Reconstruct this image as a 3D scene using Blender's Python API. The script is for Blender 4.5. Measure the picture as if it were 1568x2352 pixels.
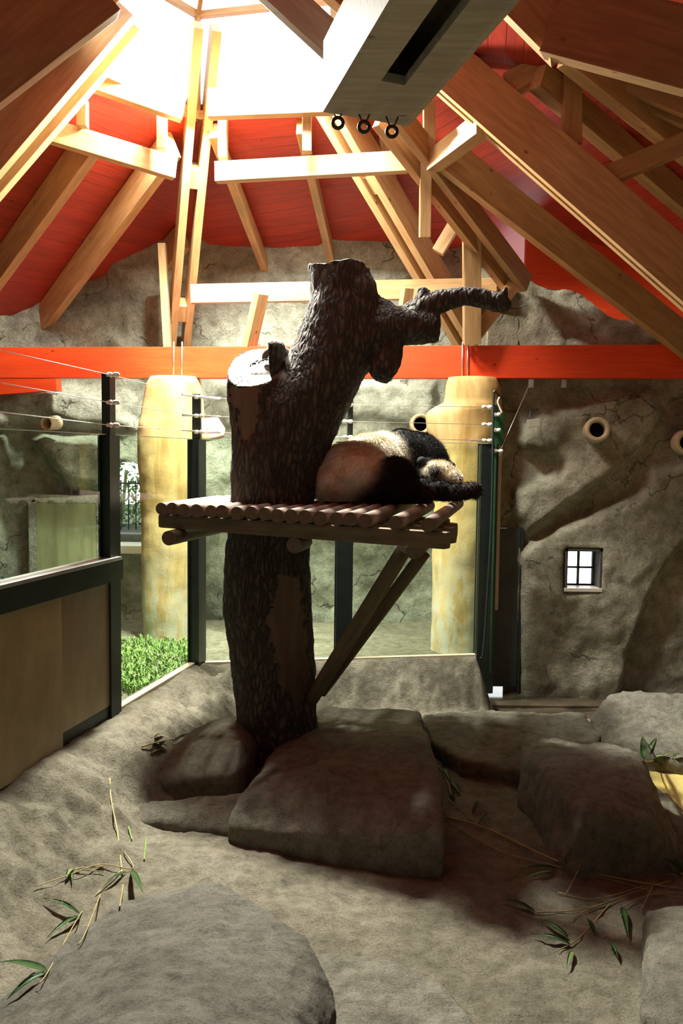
import bpy, bmesh, math, random
from mathutils import Vector, Matrix, noise
random.seed(7)
S = bpy.context.scene
for o in list(bpy.data.objects): bpy.data.objects.remove(o)
PI = math.pi
# ---------------------------------------------------------------- camera
F = 1898.0; PITCH = math.radians(3.95); ROLL = 0.012
CAM = Vector((0, 0, 2.9))
cd = bpy.data.cameras.new('camera'); cam = bpy.data.objects.new('camera', cd); S.collection.objects.link(cam)
cd.sensor_fit = 'HORIZONTAL'; cd.sensor_width = 36; cd.lens = F/1568*36; cd.clip_start = .05; cd.clip_end = 200
CM = Matrix.Rotation(PI/2-PITCH, 4, 'X') @ Matrix.Rotation(ROLL, 4, 'Z')
cam.matrix_world = Matrix.Translation(CAM) @ CM
S.camera = cam
# ---------------------------------------------------------------- exposure, sky, lights
S.view_settings.view_transform = 'Standard'; S.view_settings.look = 'None'
S.view_settings.exposure = -0.12; S.view_settings.gamma = 1.0; S.view_settings.use_curve_mapping = False
W = bpy.data.worlds.new('sky'); S.world = W; W.use_nodes = True
bg = W.node_tree.nodes['Background']; bg.inputs[0].default_value = (.93, .97, 1, 1); bg.inputs[1].default_value = 4.0
def area(name, loc, tgt, size, power, col=(1, 1, 1), shape='DISK', sy=None):
    l = bpy.data.lights.new(name, 'AREA'); l.shape = shape; l.size = size; l.energy = power; l.color = col
    if sy: l.size_y = sy
    o = bpy.data.objects.new(name, l); S.collection.objects.link(o); o.location = loc
    o.rotation_euler = (Vector(tgt)-Vector(loc)).to_track_quat('-Z', 'Y').to_euler()
    return o
area('lantern_daylight', (-1.65, 9.33, 6.98), (-1.2, 5.7, 0), .62, 3000, (1, .99, .88))
l2 = area('lantern_back_daylight', (-.75, 8.2, 7.6), (.4, 11.6, 2.0), 1.1, 300, (1, .99, .9)); l2.data.spread = math.radians(90)
area('visitor_window_daylight', (-3.9, .5, 3.6), (0, 7.5, 1.8), 2.2, 7, (.93, 1, .92), 'RECTANGLE', 1.6)
area('rear_enclosure_fill_light', (-.9, 11.2, 4.05), (-.9, 11.9, 1.4), 3.8, 75, (.95, 1, .84), 'RECTANGLE', .12)  # unseen light added behind the tie beam to brighten the rear wall
# ---------------------------------------------------------------- pixel helpers
def ray(px, py):
    return (CM.to_3x3() @ Vector(((px-784)/F, -(py-1176)/F, -1))).normalized()
def P(px, py, d):
    r = ray(px, py); return CAM + r*(d/r.y)
def PZ(px, py, z):
    r = ray(px, py); return CAM + r*((z-CAM.z)/r.z)
def PL(px, py, p, n):
    r = ray(px, py); return CAM + r*((p-CAM).dot(n)/r.dot(n))
CI = CM.to_3x3().inverted()
def PX(v):
    q = CI @ (Vector(v)-CAM); return (784+F*q.x/-q.z, 1176-F*q.y/-q.z)
# ---------------------------------------------------------------- materials
def newmat(name):
    m = bpy.data.materials.new(name); m.use_nodes = True
    nt = m.node_tree; b = nt.nodes['Principled BSDF']; return m, nt, b
def N(nt, t, **k):
    n = nt.nodes.new(t)
    for a, v in k.items():
        if a.startswith('i_'): n.inputs[a[2:].replace('_', ' ')].default_value = v
        else: setattr(n, a, v)
    return n
def ramp(nt, src, stops):
    r = N(nt, 'ShaderNodeValToRGB'); e = r.color_ramp.elements
    while len(e) < len(stops): e.new(.5)
    for i, (p, c) in enumerate(stops):
        e[i].position = p; e[i].color = (c[0], c[1], c[2], 1)
    nt.links.new(src, r.inputs[0]); return r
def coords(nt, scale=(1, 1, 1), kind='Object', rot=(0, 0, 0)):
    t = N(nt, 'ShaderNodeTexCoord'); mp = N(nt, 'ShaderNodeMapping')
    mp.inputs['Scale'].default_value = scale; mp.inputs['Rotation'].default_value = rot
    nt.links.new(t.outputs[kind], mp.inputs[0]); return mp.outputs[0]
def noi(nt, co, sc, det=6, rough=.55, dist=0):
    n = N(nt, 'ShaderNodeTexNoise'); n.inputs['Scale'].default_value = sc; n.inputs['Detail'].default_value = det
    n.inputs['Roughness'].default_value = rough; n.inputs['Distortion'].default_value = dist
    nt.links.new(co, n.inputs['Vector']); return n.outputs['Fac']
def mixc(nt, f, a, b, mode='MIX'):
    m = N(nt, 'ShaderNodeMix', data_type='RGBA', blend_type=mode)
    if isinstance(f, (int, float)): m.inputs[0].default_value = f
    else: nt.links.new(f, m.inputs[0])
    for i, v in ((6, a), (7, b)):
        if isinstance(v, tuple): m.inputs[i].default_value = (v[0], v[1], v[2], 1)
        else: nt.links.new(v, m.inputs[i])
    return m.outputs[2]
def math_(nt, op, a, b=0.0):
    m = N(nt, 'ShaderNodeMath', operation=op)
    for i, v in ((0, a), (1, b)):
        if isinstance(v, (int, float)): m.inputs[i].default_value = v
        else: nt.links.new(v, m.inputs[i])
    return m.outputs[0]
def bump(nt, b, h, strength=.5, dist=.02, prev=None):
    n = N(nt, 'ShaderNodeBump'); n.inputs['Strength'].default_value = strength; n.inputs['Distance'].default_value = dist
    nt.links.new(h, n.inputs['Height'])
    if prev: nt.links.new(prev, n.inputs['Normal'])
    nt.links.new(n.outputs[0], b.inputs['Normal']); return n.outputs[0]
def rock_mat(name, c0, c1, c2, fine=1.0, bs=1.0, cracks=.5):
    m, nt, b = newmat(name); co = coords(nt)
    big = noi(nt, co, .9, 5, .6, .4); mid = noi(nt, co, 6*fine, 8, .65, .3); sm = noi(nt, co, 45*fine, 6, .7)
    col = ramp(nt, big, [(.33, c0), (.5, c1), (.68, c2)]).outputs[0]
    dark = ramp(nt, mid, [(.34, (.5, .48, .43)), (.6, (1.0, 1.0, 1.0))]).outputs[0]
    col = mixc(nt, .8, col, dark, 'MULTIPLY')
    sp = ramp(nt, sm, [(.36, (.42, .4, .36)), (.52, (1, 1, 1))]).outputs[0]
    col = mixc(nt, .6, col, sp, 'MULTIPLY')
    # thin wandering cracks
    v = N(nt, 'ShaderNodeTexVoronoi', feature='DISTANCE_TO_EDGE'); v.inputs['Scale'].default_value = .75
    wob = N(nt, 'ShaderNodeTexNoise'); wob.inputs['Scale'].default_value = 2.2; wob.inputs['Detail'].default_value = 6
    nt.links.new(co, wob.inputs['Vector'])
    vm = N(nt, 'ShaderNodeVectorMath', operation='ADD'); nt.links.new(co, vm.inputs[0]); nt.links.new(wob.outputs['Color'], vm.inputs[1])
    nt.links.new(vm.outputs[0], v.inputs['Vector'])
    cr = ramp(nt, v.outputs['Distance'], [(0, (0, 0, 0)), (.013, (1, 1, 1))]).outputs[0]
    brk = ramp(nt, noi(nt, co, 1.7, 3), [(.5, (1, 1, 1)), (.56, (0, 0, 0))]).outputs[0]
    crk = mixc(nt, 1.0, cr, brk, 'LIGHTEN')
    col = mixc(nt, cracks, col, mixc(nt, 1.0, col, crk, 'MULTIPLY'))
    nt.links.new(col, b.inputs['Base Color']); b.inputs['Roughness'].default_value = .88
    b.inputs['Specular IOR Level'].default_value = .25
    n1 = bump(nt, b, mid, .6*bs, .09); n2 = bump(nt, b, sm, .8*bs, .018, n1)
    n3 = bump(nt, b, crk, .6*cracks, .03, n2)
    return m
M = {}
M['rock_floor'] = rock_mat('rock_floor', (.22, .2, .145), (.3, .275, .2), (.38, .35, .265), 1.6, 1.2, .25)
M['boulder'] = rock_mat('boulder', (.19, .18, .135), (.27, .255, .2), (.34, .325, .255), 1.8, 1.0, .2)
M['grey_boulder'] = rock_mat('grey_boulder', (.165, .157, .128), (.235, .224, .182), (.3, .287, .237), 1.8, 1.2, .2)
M['rock_wall'] = rock_mat('rock_wall', (.22, .2, .14), (.38, .36, .265), (.56, .54, .42), 1.0, 1.0, .7)
M['rock_back'] = rock_mat('rock_back', (.22, .23, .18), (.36, .375, .3), (.48, .5, .4), 1.0, 1.0, .8)
def wood_mat(name, ca, cb, knot=(.2, .08, .03), gloss=.45, planks=None, varobj=True):
    m, nt, b = newmat(name)
    co = coords(nt, (.35, 3, 3)); g = noi(nt, co, 6, 8, .6, .6)
    col = ramp(nt, g, [(.3, ca), (.7, cb)]).outputs[0]
    co2 = coords(nt, (1, 14, 14)); g2 = noi(nt, co2, 4, 4, .5)
    col = mixc(nt, .35, col, ramp(nt, g2, [(.35, (.7, .66, .6)), (.6, (1, 1, 1))]).outputs[0], 'MULTIPLY')
    v = N(nt, 'ShaderNodeTexVoronoi'); v.inputs['Scale'].default_value = 3.2; v.inputs['Randomness'].default_value = 1
    nt.links.new(coords(nt, (.8, 1.3, 1.3)), v.inputs['Vector'])
    k = ramp(nt, v.outputs['Distance'], [(.04, (1, 1, 1)), (.085, (0, 0, 0))]).outputs[0]
    col = mixc(nt, k, col, knot)
    if varobj:
        oi = N(nt, 'ShaderNodeObjectInfo'); hv = N(nt, 'ShaderNodeHueSaturation')
        nt.links.new(math_(nt, 'ADD', math_(nt, 'MULTIPLY', oi.outputs['Random'], .3), .85), hv.inputs['Value'])
        nt.links.new(col, hv.inputs['Color']); col = hv.outputs[0]
    nt.links.new(col, b.inputs['Base Color']); b.inputs['Roughness'].default_value = gloss
    bump(nt, b, g2, .12, .004)
    return m
M['pine'] = wood_mat('pine', (.34, .19, .08), (.52, .33, .15))
M['red_beam'] = wood_mat('red_beam', (.62, .045, .01), (.76, .07, .014), (.25, .03, .01), .4)
M['grey_timber'] = wood_mat('grey_timber', (.3, .265, .21), (.43, .39, .31), (.14, .11, .08), .6)
def board_mat():
    m, nt, b = newmat('red_boards')
    uv = N(nt, 'ShaderNodeTexCoord').outputs['UV']
    sp = N(nt, 'ShaderNodeSeparateXYZ'); nt.links.new(uv, sp.inputs[0])
    fr = math_(nt, 'FRACT', math_(nt, 'MULTIPLY', sp.outputs['Y'], 1/.16))
    line = ramp(nt, fr, [(.0, (.3, .3, .3)), (.05, (1, 1, 1))]).outputs[0]
    fl = math_(nt, 'FLOOR', math_(nt, 'MULTIPLY', sp.outputs['Y'], 1/.16))
    wn = N(nt, 'ShaderNodeTexWhiteNoise', noise_dimensions='1D'); nt.links.new(fl, wn.inputs['W'])
    mp = N(nt, 'ShaderNodeMapping'); mp.inputs['Scale'].default_value = (1.2, 14, 1); nt.links.new(uv, mp.inputs[0])
    g = noi(nt, mp.outputs[0], 2, 6, .6, .3)
    col = ramp(nt, g, [(.3, (.3, .02, .01)), (.7, (.48, .04, .014))]).outputs[0]
    col = mixc(nt, .35, col, mixc(nt, wn.outputs['Value'], (.5, .5, .5), (1, 1, 1)), 'MULTIPLY')
    col = mixc(nt, .8, col, line, 'MULTIPLY')
    v = N(nt, 'ShaderNodeTexVoronoi'); v.inputs['Scale'].default_value = 3.5; nt.links.new(uv, v.inputs['Vector'])
    col = mixc(nt, ramp(nt, v.outputs['Distance'], [(.03, (1, 1, 1)), (.07, (0, 0, 0))]).outputs[0], col, (.12, .01, .005))
    nt.links.new(col, b.inputs['Base Color']); b.inputs['Roughness'].default_value = .5
    bump(nt, b, line, .3, .005); return m
M['red_boards'] = board_mat()
def pillar_mat():
    m, nt, b = newmat('ochre_render'); co = coords(nt, (1, 1, .16))
    g = noi(nt, co, 5, 8, .65, .3); co3 = coords(nt)
    col = ramp(nt, g, [(.3, (.36, .21, .055)), (.5, (.56, .38, .14)), (.7, (.7, .54, .27))]).outputs[0]
    blot = ramp(nt, noi(nt, co3, 1.6, 6, .6), [(.45, (1, 1, 1)), (.7, (.75, .66, .5))]).outputs[0]
    col = mixc(nt, .7, col, blot, 'MULTIPLY')
    # pale limewash runs where the foot of the column has worn, irregular edge
    sp = N(nt, 'ShaderNodeSeparateXYZ'); nt.links.new(N(nt, 'ShaderNodeTexCoord').outputs['Object'], sp.inputs[0])
    hh = math_(nt, 'ADD', sp.outputs['Z'], math_(nt, 'MULTIPLY', noi(nt, co, 4, 6), 1.4))
    w = ramp(nt, hh, [(.0, (1, 1, 1)), (1, (0, 0, 0))]); w.color_ramp.elements[0].position = .0
    w2 = math_(nt, 'MULTIPLY', math_(nt, 'SUBTRACT', 2.6, hh), .8); w2n = nt.nodes[-1]; w2n.use_clamp = True
    col = mixc(nt, math_(nt, 'MULTIPLY', math_(nt, 'MULTIPLY', w2, ramp(nt, noi(nt, coords(nt, (1, 1, .4)), 7, 8, .7, .6), [(.42, (.1, .1, .1)), (.55, (1, 1, 1))]).outputs[0]), .8), col, (.55, .55, .47))
    nt.links.new(col, b.inputs['Base Color']); b.inputs['Roughness'].default_value = .75
    n1 = bump(nt, b, g, .25, .02); bump(nt, b, noi(nt, co3, 30, 5), .2, .01, n1); return m
M['ochre'] = pillar_mat()
def bark_mat():
    m, nt, b = newmat('bark')
    co = coords(nt, (1, 1, .3)); v = N(nt, 'ShaderNodeTexVoronoi', feature='DISTANCE_TO_EDGE'); v.inputs['Scale'].default_value = 20
    wob = N(nt, 'ShaderNodeTexNoise'); wob.inputs['Scale'].default_value = 10; wob.inputs['Detail'].default_value = 4; nt.links.new(co, wob.inputs['Vector'])
    vm = N(nt, 'ShaderNodeVectorMath', operation='MULTIPLY_ADD'); vm.inputs[1].default_value = (.12, .12, .12)
    nt.links.new(wob.outputs['Color'], vm.inputs[0]); nt.links.new(co, vm.inputs[2]); nt.links.new(vm.outputs[0], v.inputs['Vector'])
    e = ramp(nt, v.outputs['Distance'], [(0, (0, 0, 0)), (.28, (1, 1, 1))]).outputs[0]
    g = noi(nt, co, 9, 8, .7)
    col = ramp(nt, g, [(.3, (.045, .038, .03)), (.7, (.12, .104, .086))]).outputs[0]
    col = mixc(nt, .65, col, mixc(nt, 1, col, e, 'MULTIPLY'))
    nt.links.new(col, b.inputs['Base Color']); b.inputs['Roughness'].default_value = .9
    n1 = bump(nt, b, e, .9, .03); bump(nt, b, g, .5, .02, n1); return m
M['bark'] = bark_mat()
def simple(name, col, rough=.5, metal=0, var=.15, sc=8, bs=.1, stretch=(1, 1, 1)):
    m, nt, b = newmat(name); co = coords(nt, stretch); g = noi(nt, co, sc, 6, .6)
    lo = tuple(c*(1-var) for c in col); hi = tuple(min(1, c*(1+var)) for c in col)
    nt.links.new(ramp(nt, g, [(.3, lo), (.7, hi)]).outputs[0], b.inputs['Base Color'])
    b.inputs['Roughness'].default_value = rough; b.inputs['Metallic'].default_value = metal
    if bs: bump(nt, b, g, bs, .01)
    return m
M['bare_wood'] = simple('bare_wood', (.12, .08, .055), .8, 0, .45, 5, .4, (1, 1, .25))
M['cut_wood'] = simple('cut_wood', (.13, .125, .11), .85, 0, .3, 12, .5)
M['end_grain'] = simple('end_grain', (.13, .1, .065), .8, 0, .3, 20, .2)
M['pole'] = simple('pole', (.2, .15, .115), .7, 0, .3, 6, .25, (.3, 3, 3))
M['mossy_log'] = simple('mossy_log', (.13, .105, .06), .75, 0, .4, 5, .3, (.4, 3, 3))
M['dark_steel'] = simple('dark_steel', (.022, .032, .028), .4, .3, .3, 4, 0)
M['green_steel'] = simple('green_steel', (.035, .13, .06), .4, .2, .25, 6, 0)
M['zinc'] = simple('zinc', (.55, .55, .55), .35, .8, .1, 6, 0)
M['porcelain'] = simple('porcelain', (.75, .72, .62), .35, 0, .05, 6, 0)
M['wire'] = simple('wire', (.6, .58, .52), .4, .6, .05, 6, 0)
M['brown_panel'] = simple('brown_panel', (.32, .27, .15), .35, 0, .35, 1.6, .03, (1, 1, .5))
M['cream'] = simple('cream', (.62, .52, .38), .7, 0, .12, 3, .1)
M['door_grey'] = simple('door_grey', (.055, .06, .058), .6, 0, .25, 2, .1)
M['stone_door'] = simple('stone_door', (.24, .25, .13), .7, 0, .3, 3, .1, (2, 2, .3))
M['vent'] = simple('vent', (.5, .4, .25), .6, 0, .15, 10, .1)
M['black'] = simple('black', (.006, .006, .006), .9, 0, 0, 4, 0)
M['iron'] = simple('iron', (.05, .05, .055), .5, .5, .3, 10, .1)
M['leaf'] = simple('leaf', (.06, .15, .035), .45, 0, .35, 9, .1)
M['pale_leaf'] = simple('pale_leaf', (.24, .36, .13), .5, 0, .25, 9, .1)
M['stalk'] = simple('stalk', (.3, .24, .09), .5, 0, .35, 9, 0)
M['grass'] = simple('grass', (.15, .27, .05), .6, 0, .35, 5, 0)
M['yellow_floor'] = simple('yellow_floor', (.62, .5, .16), .6, 0, .12, 3, .1)
M['wet'] = simple('wet', (.09, .07, .045), .12, 0, .4, 3, .08)
M['plaster'] = simple('plaster', (.07, .068, .06), .8, 0, .2, 1.5, .1)
M['lamp_box'] = simple('lamp_box', (.42, .4, .32), .5, 0, .1, 5, 0)
def glass_mat(name, tint, refl=1.0):
    m = bpy.data.materials.new(name); m.use_nodes = True; nt = m.node_tree; nt.nodes.clear()
    out = N(nt, 'ShaderNodeOutputMaterial'); tr = N(nt, 'ShaderNodeBsdfTransparent'); gl = N(nt, 'ShaderNodeBsdfGlossy')
    tr.inputs[0].default_value = (*tint, 1); gl.inputs['Roughness'].default_value = .02
    lw = N(nt, 'ShaderNodeFresnel'); lw.inputs['IOR'].default_value = 1.45
    mx = N(nt, 'ShaderNodeMixShader'); gg = N(nt, 'ShaderNodeNewGeometry'); ff_ = math_(nt, 'SUBTRACT', 1.0, gg.outputs['Backfacing']); nt.links.new(math_(nt, 'MULTIPLY', math_(nt, 'MULTIPLY', lw.outputs[0], refl), ff_), mx.inputs[0])
    nt.links.new(tr.outputs[0], mx.inputs[1]); nt.links.new(gl.outputs[0], mx.inputs[2]); nt.links.new(mx.outputs[0], out.inputs[0]); return m
M['glass'] = glass_mat('glass', (.9, .97, .9)); M['clear'] = glass_mat('clear', (.97, .99, .98), .5)
def edge_glass():
    m, nt, b = newmat('glass_edge'); b.inputs['Base Color'].default_value = (.45, .6, .5, 1); b.inputs['Roughness'].default_value = .2; return m
M['glass_edge'] = edge_glass()
def fur_mat():
    m, nt, b = newmat('fur'); a = N(nt, 'ShaderNodeAttribute', attribute_name='coat')
    co = coords(nt); g = noi(nt, co, 14, 8, .7, .5)
    col = mixc(nt, .4, a.outputs['Color'], ramp(nt, g, [(.3, (.6, .54, .46)), (.6, (1, 1, 1))]).outputs[0], 'MULTIPLY')
    nt.links.new(col, b.inputs['Base Color']); b.inputs['Roughness'].default_value = .75
    b.inputs['Specular IOR Level'].default_value = .12
    bump(nt, b, g, .6, .02); return m
M['fur'] = fur_mat()
# ---------------------------------------------------------------- object helpers
col = S.collection
def tag(o, label=None, cat=None, group=None, kind=None):
    if label: o['label'] = label
    if cat: o['category'] = cat
    if group: o['group'] = group
    if kind: o['kind'] = kind
    return o
def thing(name, label, cat, loc=(0, 0, 0), group=None):
    o = bpy.data.objects.new(name, None); o.location = loc; o.empty_display_size = .1; col.objects.link(o)
    return tag(o, label, cat, group)
def chain_mat(o):
    m = Matrix.Translation(o.location) @ o.rotation_euler.to_matrix().to_4x4()
    if o.parent: m = chain_mat(o.parent) @ o.matrix_parent_inverse @ m
    return m
def put(name, bm, mat, parent=None, mw=None, smooth=False):
    me = bpy.data.meshes.new(name); bm.normal_update(); bm.to_mesh(me); bm.free()
    for mm in (mat if isinstance(mat, list) else [mat]): me.materials.append(M[mm] if isinstance(mm, str) else mm)
    if smooth:
        for p in me.polygons: p.use_smooth = True
    o = bpy.data.objects.new(name, me); col.objects.link(o)
    if parent:
        o.parent = parent; o.matrix_parent_inverse = chain_mat(parent).inverted()
    if mw:
        l, r, s = mw.decompose(); o.location = l; o.rotation_euler = r.to_euler()
    return o
def B(): return bmesh.new()
def box(bm, lo, hi, mw=None, bevel=0):
    lo = Vector(lo); hi = Vector(hi)
    r = bmesh.ops.create_cube(bm, size=1); vs = r['verts']
    bmesh.ops.scale(bm, vec=hi-lo, verts=vs); bmesh.ops.translate(bm, vec=(lo+hi)/2, verts=vs)
    if bevel:
        es = list({e for v in vs for e in v.link_edges})
        r = bmesh.ops.bevel(bm, geom=es, offset=bevel, segments=2, affect='EDGES', profile=.7); vs = r['verts']
    if mw: bmesh.ops.transform(bm, matrix=mw, verts=[v for v in vs if v.is_valid])
    return bm
def frame(p0, p1, up=(0, 0, 1)):
    p0 = Vector(p0); p1 = Vector(p1); x = (p1-p0).normalized(); z = Vector(up); y = z.cross(x)
    if y.length < 1e-4: y = Vector((0, 1, 0)).cross(x)
    y.normalize(); z = x.cross(y)
    m = Matrix((x, y, z)).transposed().to_4x4(); m.translation = (p0+p1)/2; return m, (p1-p0).length
def beam(name, p0, p1, w, h, mat='pine', parent=None, up=(0, 0, 1), bevel=.006, label=None, cat=None, group=None):
    m, L = frame(p0, p1, up); bm = B(); box(bm, (-L/2, -w/2, -h/2), (L/2, w/2, h/2), None, bevel)
    o = put(name, bm, mat, parent, m)
    if label: tag(o, label, cat or 'beam', group)
    return o
def tube(bm, pts, rad, seg=10, cap=True, jit=0, mi=None):
    pts = [Vector(p) for p in pts]
    if isinstance(rad, (int, float)): rad = [rad]*len(pts)
    rings = []; prevn = None
    for i, p in enumerate(pts):
        t = (pts[min(i+1, len(pts)-1)]-pts[max(i-1, 0)]).normalized()
        if prevn is None: n = t.orthogonal().normalized()
        else: n = (prevn - t*prevn.dot(t)).normalized()
        prevn = n; b = t.cross(n); ring = []
        for k in range(seg):
            a = 2*PI*k/seg; rr = rad[i]*(1+(random.uniform(-jit, jit) if jit else 0))
            ring.append(bm.verts.new(p+(n*math.cos(a)+b*math.sin(a))*rr))
        rings.append(ring)
    fs = []
    for i in range(len(rings)-1):
        for k in range(seg):
            fs.append(bm.faces.new((rings[i][k], rings[i][(k+1) % seg], rings[i+1][(k+1) % seg], rings[i+1][k])))
    if cap:
        c1 = bm.faces.new(rings[0][::-1]); c2 = bm.faces.new(rings[-1]); fs += [c1, c2]
        if mi is not None: c1.material_index = mi; c2.material_index = mi
    return fs
def spline(pts, n=6):
    pts = [Vector(p) for p in pts]; out = []
    for i in range(len(pts)-1):
        a = pts[max(i-1, 0)]; b = pts[i]; c = pts[i+1]; d = pts[min(i+2, len(pts)-1)]
        for k in range(n):
            t = k/n; out.append(.5*((2*b)+(c-a)*t+(2*a-5*b+4*c-d)*t*t+(3*b-a-3*c+d)*t**3))
    out.append(pts[-1]); return out
def lerps(v, n):
    out = []
    for i in range(len(v)-1):
        for k in range(n): out.append(v[i]+(v[i+1]-v[i])*k/n)
    return out+[v[-1]]
def logpart(name, p0, p1, r, mat, parent, r1=None, wob=.0, up=(0, 0, 1)):
    m, L = frame(p0, p1, up); bm = B(); n = 9
    pts = [(-L/2+L*i/n, random.uniform(-wob, wob), random.uniform(-wob, wob)) for i in range(n+1)]
    rr = [r+((r1 or r)-r)*i/n for i in range(n+1)]
    rr[0] *= .96; rr[-1] *= .96
    tube(bm, pts, rr, 20, True, 0, 1)
    for f in bm.faces:
        if f.material_index == 0: f.smooth = True
    return put(name, bm, [mat, 'end_grain'], parent, m)
def vnoise(p, s, o=4): return noise.fractal(Vector(p)*s, 1.0, 2.0, o)
def sstep(a, b, x):
    t = min(1, max(0, (x-a)/(b-a))); return t*t*(3-2*t)
def sdist(px, py, poly):   # signed distance, positive inside
    ins = False; d = 1e9; n = len(poly)
    for i in range(n):
        x1, y1 = poly[i]; x2, y2 = poly[(i+1) % n]
        if (y1 > py) != (y2 > py) and px < (x2-x1)*(py-y1)/(y2-y1)+x1: ins = not ins
        dx, dy = x2-x1, y2-y1; t = max(0, min(1, ((px-x1)*dx+(py-y1)*dy)/(dx*dx+dy*dy)))
        d = min(d, math.hypot(px-x1-t*dx, py-y1-t*dy))
    return d if ins else -d
def tex(name, sc, depth=3):
    t = bpy.data.textures.new(name, 'CLOUDS'); t.noise_scale = sc; t.noise_depth = depth; return t
T1 = tex('lumps', .5, 2); T2 = tex('pits', .09, 4)
def rock(name, pts, label, voxel=.03, sm=8, amp=.1, fine=.03, mat='boulder', cat='rock', group=None):
    bm = B()
    for p in pts: bm.verts.new(p)
    r = bmesh.ops.convex_hull(bm, input=bm.verts)
    for v in [v for v in bm.verts if not v.link_faces]: bm.verts.remove(v)
    c = sum((Vector(p) for p in pts), Vector())/len(pts)
    zmin = min(Vector(p).z for p in pts); c.z = zmin
    bmesh.ops.translate(bm, vec=-c, verts=bm.verts)
    o = put(name, bm, mat, None, Matrix.Translation(c), True)
    m = o.modifiers.new('r', 'REMESH'); m.mode = 'VOXEL'; m.voxel_size = voxel; m.use_smooth_shade = True
    m = o.modifiers.new('s', 'SMOOTH'); m.iterations = sm; m.factor = .5
    m = o.modifiers.new('d', 'DISPLACE'); m.texture = T1; m.texture_coords = 'GLOBAL'; m.strength = amp; m.mid_level = .5
    m = o.modifiers.new('e', 'DISPLACE'); m.texture = T2; m.texture_coords = 'GLOBAL'; m.strength = fine*1.6; m.mid_level = .5
    return tag(o, label, cat, group)
# ---------------------------------------------------------------- layout lines
LX = lambda y: -1.62-.235*(9.15-y)           # left glass run
FY = lambda x: 9.15+.16*(x+1.62)             # far glass run
BASE = .55; GTOP = 3.05
def ground(x, y):
    dl = (x-LX(y))*.97; df = FY(x)-y
    n = .035*vnoise((x, y, 0), 1.1)+.016*vnoise((x, y, 3), 5)+.008*vnoise((x, y, 6), 13)
    if x > 1.6:
        z = n*.7-.17*sstep(9.0, 9.35, y)
        if df < .45: z += .0
        e = (x-1.6)/.25
        if e < 1 and y > 8.6: z = z*e+(1-e)*(BASE*(1-sstep(.1, .6, df)))
        return z
    if dl < 0 or df < 0: return BASE-.12+.04*vnoise((x, y, 5), 1.5) if (dl < -.12 or df < -.12) else BASE
    a = 1-sstep(.08, .95, dl+.18*vnoise((x, y, 1), 1.3)); b = 1-sstep(.1, .42, df+.12*vnoise((x, y, 2), 2.0))
    r = .09*vnoise((x, y, 9), 6)*(b*(1-b)*4+a*(1-a)*3)
    return BASE*max(a, b)+n+r
bm = B(); uvl = None
x0, x1, y0, y1, st = -4.6, 6.4, 1.4, 12.4, .036
nx = int((x1-x0)/st); ny = int((y1-y0)/st); g = []
for j in range(ny+1):
    row = []
    for i in range(nx+1):
        x = x0+i*st; y = y0+j*st; row.append(bm.verts.new((x, y, ground(x, y))))
    g.append(row)
for j in range(ny):
    for i in range(nx):
        f = bm.faces.new((g[j][i], g[j][i+1], g[j+1][i+1], g[j+1][i])); f.smooth = True
        c = f.calc_center_median()
        if c.x > 2.6 and c.y < 8.3 and c.x > 2.75+.1*math.sin(c.y*3): f.material_index = 1
        if c.x > 1.7 and c.y > 9.15: f.material_index = 2
tag(put('floor', bm, ['rock_floor', 'yellow_floor', 'wet']), kind='structure')
# ---------------------------------------------------------------- rock walls
def rwall(name, a, b, z0, z1, disp, holes=(), mat='rock_wall', st=.045, top=None):
    a = Vector((*a, 0)); b = Vector((*b, 0)); L = (b-a).length; u = (b-a)/L; n = Vector((u.y, -u.x, 0))   # n points to the camera side
    us = [i*L/int(L/st) for i in range(int(L/st)+1)]; zs = [z0+(z1-z0)*i/int((z1-z0)/st) for i in range(int((z1-z0)/st)+1)]
    for (ha, hb, hc, hd) in holes:
        for h in (ha, hb):
            k = min(range(len(us)), key=lambda i: abs(us[i]-h)); us[k] = h
        for h in (hc, hd):
            k = min(range(len(zs)), key=lambda i: abs(zs[i]-h)); zs[k] = h
    bm = B(); vs = []
    for z in zs:
        row = []
        for t in us:
            p = a+u*t+Vector((0, 0, z)); px, py = PX(p); d = disp(p, px, py)
            for (ha, hb, hc, hd) in holes:
                if ha-.001 <= t <= hb+.001 and hc-.001 <= z <= hd+.001: d = .0
            if top and p.z > top(p.x): p.z = top(p.x)+random.uniform(-.004, .004); d = min(d, 0)-.02
            row.append(bm.verts.new(p+n*d))
        vs.append(row)
    for j in range(len(zs)-1):
        for i in range(len(us)-1):
            t = (us[i]+us[i+1])/2; z = (zs[j]+zs[j+1])/2
            if any(h[0] < t < h[1] and h[2] < z < h[3] for h in holes): continue
            if top and z > top(a.x+u.x*t)+st*1.5: continue
            f = bm.faces.new((vs[j][i], vs[j][i+1], vs[j+1][i+1], vs[j+1][i])); f.smooth = True
    return tag(put(name, bm, mat), kind='structure')
PA = [(1178, 1010), (1235, 955), (1330, 925), (1400, 900), (1500, 885), (1530, 950), (1505, 1010), (1440, 1075), (1335, 1150), (1215, 1238), (1180, 1190), (1170, 1120), (1200, 1110), (1268, 1092), (1280, 1068), (1262, 1052), (1200, 1045)]
PB = [(1568, 1262), (1512, 1335), (1478, 1420), (1450, 1500), (1436, 1580), (1400, 1640), (1190, 1640), (1190, 1260), (1300, 1200), (1460, 1140), (1500, 1080), (1700, 1010), (1700, 1180)]
PC = [(1240, 640), (1420, 700), (1568, 800), (1568, 880), (1190, 870), (1180, 660)]
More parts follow.
